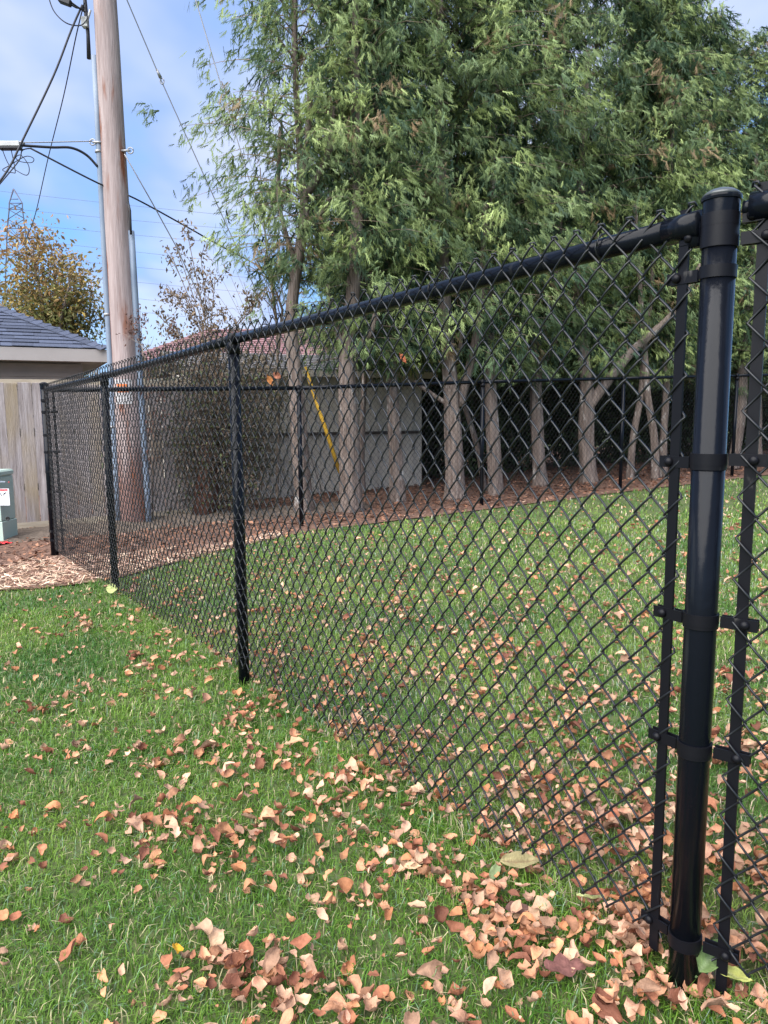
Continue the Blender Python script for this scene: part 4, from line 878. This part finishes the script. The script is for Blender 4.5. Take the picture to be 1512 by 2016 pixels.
# ------------------------------------------------------------------ grass
def fence_side(x, y): return (x-PN.x)*NC.x + (y-PN.y)*NC.y          # > 0: the viewer's side of the long fence
def lawn_points(n, x0, x1, y0, y1, seed):
    r_ = np.random.default_rng(seed); x = r_.uniform(x0, x1, n); y = r_.uniform(y0, y1, n)
    thin = np.array([noise.noise(Vector((a*3.1, b*3.1, 21))) for a, b in zip(x, y)]); ok = (np.abs(x) < .62*y+.55) & (r_.random(n) > .05+.9*np.clip(thin-.12, 0, .6)) & (y < np.interp(x, [e[0] for e in EDGE], [e[1] for e in EDGE])+r_.normal(size=n)*.04)
    return x[ok], y[ok]
def gzv(x, y): return .0334*(x-.584)+.0021*(y-1.35)
allV = []; allF = []; allC = []; off = 0
def blades(x, y, hgt, wid, seed):
    global off
    n = len(x); r_ = np.random.default_rng(seed); az = r_.uniform(0, 2*np.pi, n); lean = r_.uniform(.2, 1.5, n); h_ = hgt*(.55+.75*r_.random(n))
    patch = np.array([noise.noise(Vector((a*1.6, b*1.6, 0))) for a, b in zip(x, y)]); patch2 = np.array([noise.noise(Vector((a*5, b*5, 7))) for a, b in zip(x, y)])
    h_ *= 1+.25*patch2
    d = np.stack([np.cos(az), np.sin(az)], 1); wv = np.stack([-d[:, 1], d[:, 0]], 1)*wid*(.7+.6*r_.random(n))[:, None]
    b0 = np.stack([x, y, gzv(x, y)], 1)
    mid = b0.copy(); mid[:, :2] += d*(h_*lean*.35)[:, None]; mid[:, 2] += h_*.6
    tip = b0.copy(); tip[:, :2] += d*(h_*lean*1.0)[:, None]; tip[:, 2] += h_*(1.05-.42*lean)
    W3 = np.concatenate([wv, np.zeros((n, 1))], 1)
    V = np.stack([b0-W3, b0+W3, mid+W3*.8, mid-W3*.8, tip], 1).reshape(-1, 3)
    i0 = np.arange(n)[:, None]*5; Fq = np.concatenate([i0+np.array([[0, 1, 2]]), i0+np.array([[0, 2, 3]]), i0+np.array([[3, 2, 4]])], 0)
    t = np.clip(.5+.9*patch+.25*r_.normal(size=n), 0, 1)[:, None]
    g1 = np.array([.036, .118, .012]); g2 = np.array([.145, .245, .034]); col = g1*(1-t)+g2*t
    blu = r_.random(n) < .08; col[blu] = np.array([.16, .25, .14])
    dry = r_.random(n) < .10; col[dry] = np.array([.42, .37, .21])
    col *= (.7+.6*r_.random(n))[:, None]
    ins = ((x-PN.x)*NC.x+(y-PN.y)*NC.y < 0)[:, None]; col = np.where(ins, col*np.array([1.3, 1.15, 1.5])+np.array([.012, .012, .006]), col)   # the fenced lawn is paler and drier
    cc = np.repeat(col, 5, 0).reshape(n, 5, 3); cc[:, 4] *= 1.15
    allV.append(V); allF.append(Fq+off); allC.append(cc.reshape(-1, 3)); off += n*5
x, y = lawn_points(165000, -2.4, 2.4, .75, 2.6, 1); blades(x, y, .032, .0012, 1)
x, y = lawn_points(150000, -3.2, 3.2, 2.4, 4.6, 2); blades(x, y, .033, .0017, 2)
for a_, b_ in ((PN, P4), (PN, PR)):        # longer uncut grass along the fence foot
    r_ = np.random.default_rng(77); t = r_.random(5200)**1.3; x = a_.x+(b_.x-a_.x)*t+r_.normal(size=5200)*.035; y = a_.y+(b_.y-a_.y)*t+r_.normal(size=5200)*.035; k_ = y < np.interp(x, [e[0] for e in EDGE], [e[1] for e in EDGE]); blades(x[k_], y[k_], .050, .0014, 9)
x, y = lawn_points(110000, -4.6, 5.4, 4.4, 7.6, 3); blades(x, y, .033, .0028, 3)
x, y = lawn_points(42000, -3, 10, 7.0, 13.5, 4); blades(x, y, .037, .0048, 4)
V = np.concatenate(allV); Fq = np.concatenate(allF); cc = np.concatenate(allC)
tag(link('grass', mesh_np('grass', V, Fq, GRASSM, cc)), 'short green lawn grass on both sides of the chain link fence', 'grass', kind='stuff')

# wood chips and bark pieces on the bed
def chips(n, x0, x1, y0, y1, cond, ln, wd, cols, seed, name, label, zoff=.02, lift=.02):
    r_ = np.random.default_rng(seed); x = r_.uniform(x0, x1, n); y = r_.uniform(y0, y1, n); ok = np.array([inbed(a, b) and cond(a, b) for a, b in zip(x, y)]); x, y = x[ok], y[ok]; n = len(x)
    az = r_.uniform(0, 2*np.pi, n); d = np.stack([np.cos(az), np.sin(az), r_.normal(size=n)*.22], 1); s_ = np.stack([-np.sin(az), np.cos(az), r_.normal(size=n)*.5], 1)
    l = ln*(.4+.9*r_.random(n))[:, None]; w = wd*(.5+.9*r_.random(n))[:, None]; c = np.stack([x, y, gzv(x, y)+zoff+lift*r_.random(n)], 1)
    up_ = np.array([0, 0, 1.])*.002
    V = np.stack([c-d*l-s_*w, c+d*l-s_*w*.7, c+d*l+s_*w*.7, c-d*l+s_*w], 1).reshape(-1, 3)
    col = np.array(cols)[r_.integers(0, len(cols), n)]*(.65+.6*r_.random((n, 1)))
    tag(link(name, mesh_np(name, V, np.arange(n*4).reshape(-1, 4), CHIP, np.repeat(col, 4, 0))), label, name.replace('_', ' '), kind='stuff')
def nearedge(x, y): return y-bedfront(x)
chips(26000, -6, -1.0, 5.0, 8.0, lambda a, b: nearedge(a, b) < (1.15 if a < -1.9 else .42)+.25*noise.noise(Vector((a*2, b*2, 1))), .030, .0028, [(.62, .44, .31), (.52, .34, .23), (.70, .55, .40), (.40, .24, .16), (.58, .36, .27)], 11, 'wood_chips', 'pale pinkish wood chips strewn round the far left fence corner')
chips(9000, -1.2, 10, 7.0, 14.0, lambda a, b: nearedge(a, b) < .16+.08*noise.noise(Vector((a*2, b*2, 1))), .026, .004, [(.42, .27, .19), (.50, .34, .24), (.30, .16, .11)], 12, 'wood_chip_edge', 'thin line of tan wood chips where the mulch bed meets the lawn')
chips(38000, -4.5, 11, 6.0, 15, lambda a, b: nearedge(a, b) > .1, .028, .009, [(.16, .075, .045), (.24, .11, .065), (.10, .055, .04), (.30, .15, .09), (.20, .12, .09)], 13, 'bark_mulch', 'reddish brown bark mulch spread under the cedar row')

# ------------------------------------------------------------------ fallen leaves
def leafshape(seed, kind=0):
    random.seed(seed); nu, nv = 6, 5; V = []; curl = random.uniform(.6, 3.0)*random.choice((1, 1, -1)); fold = random.uniform(.2, 1.5); tw = random.uniform(-1.4, 1.4); asp = random.uniform(.24, .42)
    for i in range(nu):
        u = i/(nu-1); w = asp*math.sin(math.pi*(u*.94+.03))**.75*(1.1-.35*u)
        if kind == 1: w *= 1+.45*(1 if i in (2, 4) else -.5)
        for j in range(nv):
            v = (j/(nv-1)-.5)*2; jag = 1+random.uniform(-.38, .25)*(abs(v) == 1)
            x_ = (u-.5); y_ = v*w*jag; z_ = fold*.28*abs(v)**1.3*w*2+.09*random.uniform(-1, 1)*abs(v)
            th = curl*x_; R_ = 1/curl if abs(curl) > .05 else 20
            X = math.sin(th)*R_; Z = (1-math.cos(th))*R_+z_; a = tw*x_
            V.append((X, y_*math.cos(a)-z_*math.sin(a), Z+y_*math.sin(a)))
    Fc = [(i*nv+j, (i+1)*nv+j, (i+1)*nv+j+1, i*nv+j+1) for i in range(nu-1) for j in range(nv-1)]
    o = len(V); V += [(-.5, .012, 0), (-.5, -.012, 0), (-.66, -.006, .03), (-.66, .006, .03)]; Fc.append((o, o+1, o+2, o+3))
    V = np.array(V); V[:, 2] -= V[:, 2].min(); return V, Fc
LCOL = ['pinkish tan', 'tan', 'light brown', 'pale pinkish', 'russet', 'dark russet', 'orange tan', 'sandy', 'pale buff', 'dark brown', 'rusty orange', 'dull brown']
LC = [(.60, .36, .26), (.55, .31, .20), (.50, .27, .17), (.64, .42, .32), (.44, .20, .12), (.36, .16, .10), (.60, .33, .19), (.56, .38, .28), (.66, .47, .34), (.25, .11, .075), (.52, .25, .13), (.50, .33, .24)]
shapes = [leafshape(100+i, 1 if i % 5 == 0 else 0) for i in range(20)]
def density(x, y):
    fs_ = fence_side(x, y); r = math.hypot(x-.75, y-1.3); cl = max(0, .5+1.25*noise.noise(Vector((x*2.6, y*2.6, 4)))); cl2 = max(0, .4+1.6*noise.noise(Vector((x*1.3+5, y*1.3, 9))))
    if fs_ < 0:
        d = 190*math.exp(-max(0, y-2.5)/1.7)+26*math.exp(-max(0, y-4)/4)
        d *= .45+.8*cl
        if x > 2: d *= .8
    else:
        dist = fs_; d = 75*math.exp(-dist/.55)*(.4+.8*cl)*(1.0 if y < 4.5 else .6) + 34*cl*cl2*math.exp(-max(0, y-1.5)/2.6) + 14
        d += 230*math.exp(-((x-.45)**2+(y-1.3)**2)/.10)
    d += 250*math.exp(-r*r/.30)
    return d*2.1*min(2.6, max(.30, 1+2.4*noise.noise(Vector((x*4.5, y*4.5, 2)))))
rl = np.random.default_rng(31); pts = []; DRIFT = []
for px, py, n_, sp_ in ((300, 1500, 26, .10), (460, 1690, 24, .08), (540, 1670, 26, .08), (700, 1780, 22, .07), (830, 1710, 26, .06), (760, 1600, 30, .10), (960, 1790, 26, .06), (1010, 1870, 34, .06), (1180, 1900, 60, .09), (1265, 1850, 60, .07), (1470, 1900, 70, .09), (470, 1930, 36, .06),
        (560, 1965, 36, .06), (640, 1995, 24, .05), (380, 1330, 22, .16), (200, 1640, 14, .08), (330, 1625, 30, .08), (520, 1500, 22, .10), (800, 1530, 34, .11), (870, 1480, 30, .12), (1000, 1570, 44, .10), (1180, 1650, 60, .11), (1460, 1500, 60, .13), (1450, 1700, 60, .11), (1280, 1720, 50, .09), (560, 1420, 26, .13), (430, 1300, 24, .16), (1120, 1560, 40, .11), (700, 1545, 22, .09)):
    c_ = gnd(px, py)
    for k in range(n_): pts.append((c_.x+rl.normal()*sp_, c_.y+rl.normal()*sp_*.8)); DRIFT.append(pts[-1])
for _ in range(130):                       # small drifts where the wind left them
    cx, cy = rl.uniform(-1.9, 2.2), 1.15+rl.exponential(1.25); f_ = fence_side(cx, cy)
    if abs(cx) > .60*cy+.2 or (f_ > 1.2 and rl.random() < .45): continue
    a_ = rl.uniform(0, 3.14); sx, sy = rl.uniform(.05, .16), rl.uniform(.025, .07)
    for k in range(int(rl.uniform(4, 17))):
        u_, v_ = rl.normal()*sx, rl.normal()*sy; pts.append((cx+u_*math.cos(a_)-v_*math.sin(a_), cy+u_*math.sin(a_)+v_*math.cos(a_)))
for _ in range(90000):
    x_, y_ = rl.uniform(-3.6, 6.5), rl.uniform(.9, 10.5)**1.0
    if abs(x_) > .60*y_+.25 or inbed(x_, y_): continue
    if rl.random() < density(x_, y_)/ (90000/(10.1*9.6)): pts.append((x_, y_))
pts = [p for p in pts if not inbed(*p)]
pts.sort(key=lambda p: p[0]**2+p[1]**2+EYE**2)
DRIFT = set(DRIFT)
def inframe(x_, y_):
    v = Vector((x_, y_, gz(x_, y_)-EYE)); z = v.dot(_f)
    if z <= 0: return False
    a, b = 756+F_*v.dot(_r)/z, 1008-F_*v.dot(_up)/z; return -30 < a < 1542 and b < 2046
SZ = [.040, .052, .046, .058, .064, .05, .044, .07, .048, .055, .06, .045, .066, .05, .042, .038, .056, .048, .034, .06]
variants = []
for i, (V, Fc) in enumerate(shapes):
    for c_ in range(3):
        col = LC[(i*3+c_) % len(LC)]; cols = np.tile(np.array(col)*np.array([.88, .80, .73]), (len(V), 1))*np.random.default_rng(i).uniform(.85, 1.15, (len(V), 1))*(.72, 1.0, 1.22)[(i+c_) % 3]; variants.append((mesh_np('fallen_leaf', V*SZ[i]*.86, Fc, DRYM, cols, [True]*len(Fc)), LCOL[(i*3+c_) % len(LC)], i))
def zone(x, y):
    f_ = fence_side(x, y); r_ = math.hypot(x-.6, y-1.35)
    if r_ < .22: return 'at the foot of the near post'
    if abs(f_) < .09: return 'caught along the bottom of the long mesh'
    if f_ < 0: return 'inside the fence just behind the mesh' if f_ > -.6 else 'further inside the fenced lawn'
    if x > .15: return 'in the drift left of the near post'
    return 'on the open grass by the fence line' if f_ < .5 else ('on the grass at lower left' if y < 2 else 'on the grass well left of the fence')
cnt = 0; rest = []
for x_, y_ in pts:
    if not inframe(x_, y_) or cnt >= 300: rest.append((x_, y_)); continue
    me_, cn_, vi_ = variants[int(rl.integers(0, len(variants)))]; o = link('fallen_leaf', me_); o.location = (x_, y_, gz(x_, y_)+.010+.018*rl.random()+.035*rl.random()*((x_, y_) in DRIFT or math.hypot(x_-.55, y_-1.35) < .4)); o.rotation_euler = (rl.normal()*.33, rl.normal()*.33, rl.uniform(0, 6.28)); s_ = float(np.clip(rl.lognormal(-.28, .33), .38, 1.15)); o.scale = (s_, s_*rl.uniform(.75, 1.1), s_)
    sw = 'small' if s_*SZ[vi_] < .042 else ('large' if s_*SZ[vi_] > .06 else 'middling')
    tag(o, f"{sw} {cn_} {'lobed' if vi_ % 5 == 0 else ('narrow' if vi_ % 3 == 0 else ('crumpled' if vi_ % 3 == 1 else 'curled'))} leaf {zone(x_, y_)}", 'leaf', 'fallen leaves on the near grass'); cnt += 1
RV = []; RF = []; RC = []; off = 0
for x_, y_ in rest:
    i = int(rl.integers(0, 20)); V, Fc = shapes[i]; hp_ = .03*rl.random()*((x_, y_) in DRIFT or math.hypot(x_-.55, y_-1.35) < .45); e = (rl.normal()*.38, rl.normal()*.38, rl.uniform(0, 6.28)); Mx = np.array(Matrix.Rotation(e[2], 3, 'Z') @ Matrix.Rotation(e[1], 3, 'Y') @ Matrix.Rotation(e[0], 3, 'X'))
    s_ = SZ[i]*.86*float(np.clip(rl.lognormal(-.28, .33), .38, 1.15)); RV.append(V*s_ @ Mx.T+np.array([x_, y_, gz(x_, y_)+.012+.018*rl.random()+hp_])); RF += [tuple(k+off for k in f) for f in Fc]; off += len(V); RC.append(np.tile(np.array(LC[int(rl.integers(0, len(LC)))])*np.array([.88, .80, .73])*rl.uniform(.6, 1.3), (len(V), 1)))
tag(link('leaf_litter', mesh_np('leaf_litter', np.concatenate(RV), RF, DRYM, np.concatenate(RC), [True]*len(RF))), 'scattered dry brown leaves over the rest of the lawn', 'leaves', kind='stuff')
print('leaves', len(pts), 'individual', cnt)

# leaves that can be told apart
def bigleaf(name, label, p, L_, Wd, col, rot, curl=.3, fold=.15, mid=None, lobes=0):
    nu, nv = 12, 7; V = []; cc = []
    for i in range(nu):
        u = i/(nu-1); w = Wd*math.sin(math.pi*u**.85)**.85 if not lobes else Wd*(.45+.55*abs(math.cos(u*math.pi*lobes)))*math.sin(math.pi*min(1, u*.96+.02))**.4
        for j in range(nv):
            v = (j/(nv-1)-.5)*2; z_ = fold*abs(v)*w+curl*L_*(u-.5)**2+.006*noise.noise(Vector((u*5, v*3, L_*50))); V.append(((u-.5)*L_, v*w/2*(1+.05*noise.noise(Vector((u*14, v, 3)))), z_)); cc.append(mid if (mid and j == 3) else tuple(c*(1+.25*noise.noise(Vector((u*6, v*4, 1)))) for c in col))
    Fc = [(i*nv+j, (i+1)*nv+j, (i+1)*nv+j+1, i*nv+j+1) for i in range(nu-1) for j in range(nv-1)]
    o_ = len(V); V += [(-.5*L_, .002, 0), (-.5*L_, -.002, 0), (-.62*L_, -.0015, .008), (-.62*L_, .0015, .008)]; Fc.append((o_, o_+1, o_+2, o_+3)); cc += [col]*4
    o = link(name, mesh_np(name, V, Fc, DRYM, cc, [True]*len(Fc))); o.location = p; o.rotation_euler = rot; return tag(o, label, 'leaf')
def gl(px, py, dz=.04): q = gnd(px, py); return (q.x, q.y, q.z+dz)
G = (.13, .20, .07)
bigleaf('fallen_leaf', 'large dark green pointed leaf lying against the base of the near post', gl(1392, 1965, .085), .105, .042, G, (.35, -.15, .75), .5, .25, (.22, .30, .14))
bigleaf('fallen_leaf', 'large olive tan pointed leaf caught at the foot of the mesh', gl(1022, 1738, .055), .10, .042, (.30, .26, .13), (.5, 0, .05), .3, .3, (.2, .15, .08))
bigleaf('fallen_leaf', 'pale yellow green elongated leaf standing in the litter left of the near post', gl(1160, 1830, .075), .085, .026, (.52, .56, .24), (.3, .45, 2.2), .3, .3, (.65, .66, .4))
bigleaf('fallen_leaf', 'dark maroon lobed leaf in the litter at the bottom left of the near post', gl(1110, 1945, .045), .085, .055, (.17, .075, .065), (.15, .1, .2), .2, .15, lobes=2)
bigleaf('fallen_leaf', 'dark brown oval leaf among pink leaves below the olive leaf', gl(1020, 1815, .03), .065, .035, (.16, .085, .07), (.2, .1, .1), .2, .2)
bigleaf('fallen_leaf', 'bright yellow leaf on the grass at the bottom left', gl(350, 1915, .055), .04, .026, (.75, .42, .04), (.5, .2, 1.9), .3, .2)
bigleaf('fallen_leaf', 'lime green leaf half buried right of the near post base', gl(1440, 1985, .07), .07, .03, (.40, .42, .12), (.2, .1, -.4), .2, .2, (.5, .5, .2))
bigleaf('fallen_leaf', 'pale cream curled leaf on the grass, lower left', gl(413, 1765, .04), .05, .018, (.62, .55, .33), (.4, .5, 1.8), 1.2, .2)
bigleaf('fallen_leaf', 'yellow green round leaf at the foot of the second post from the corner', (P3.x+.02, P3.y-.12, P3.z+.06), .075, .07, (.45, .50, .20), (1.0, 0, .2), .2, .1)
bigleaf('fallen_leaf', 'light tan oval leaf beside a pink leaf cluster in the centre foreground', gl(812, 1728, .03), .045, .024, (.62, .42, .26), (.2, .1, .1), .2, .2)
bigleaf('fallen_leaf', 'grey green folded leaf standing just left of the olive tan leaf', gl(975, 1738, .03), .055, .024, (.20, .26, .13), (.2, -.5, .9), .3, .3)
def onmesh(px, py, t):           # a point on the long fence's cloth, t metres from the near post
    q = PN+dN*t+NC*.035; d = ray(px, py); k = (q.x*NC.x+q.y*NC.y)/(d.x*NC.x+d.y*NC.y); return Vector((0, 0, EYE))+d*k
def mesh_t(px): return 0
bigleaf('caught_leaf', 'orange red leaf caught high in the near mesh panel', onmesh(793, 706, 0), .030, .015, (.62, .20, .10), (1.4, .9, .2), .4, .3)
bigleaf('caught_leaf', 'orange leaf caught in the mesh above the back rail, left of a pair', onmesh(531, 750, 0), .040, .022, (.58, .24, .08), (1.3, 1.1, .2), .5, .3)
bigleaf('caught_leaf', 'brownish red leaf caught in the mesh above the back rail, right of a pair', onmesh(545, 740, 0), .036, .026, (.42, .17, .10), (1.3, .3, .4), .4, .2)
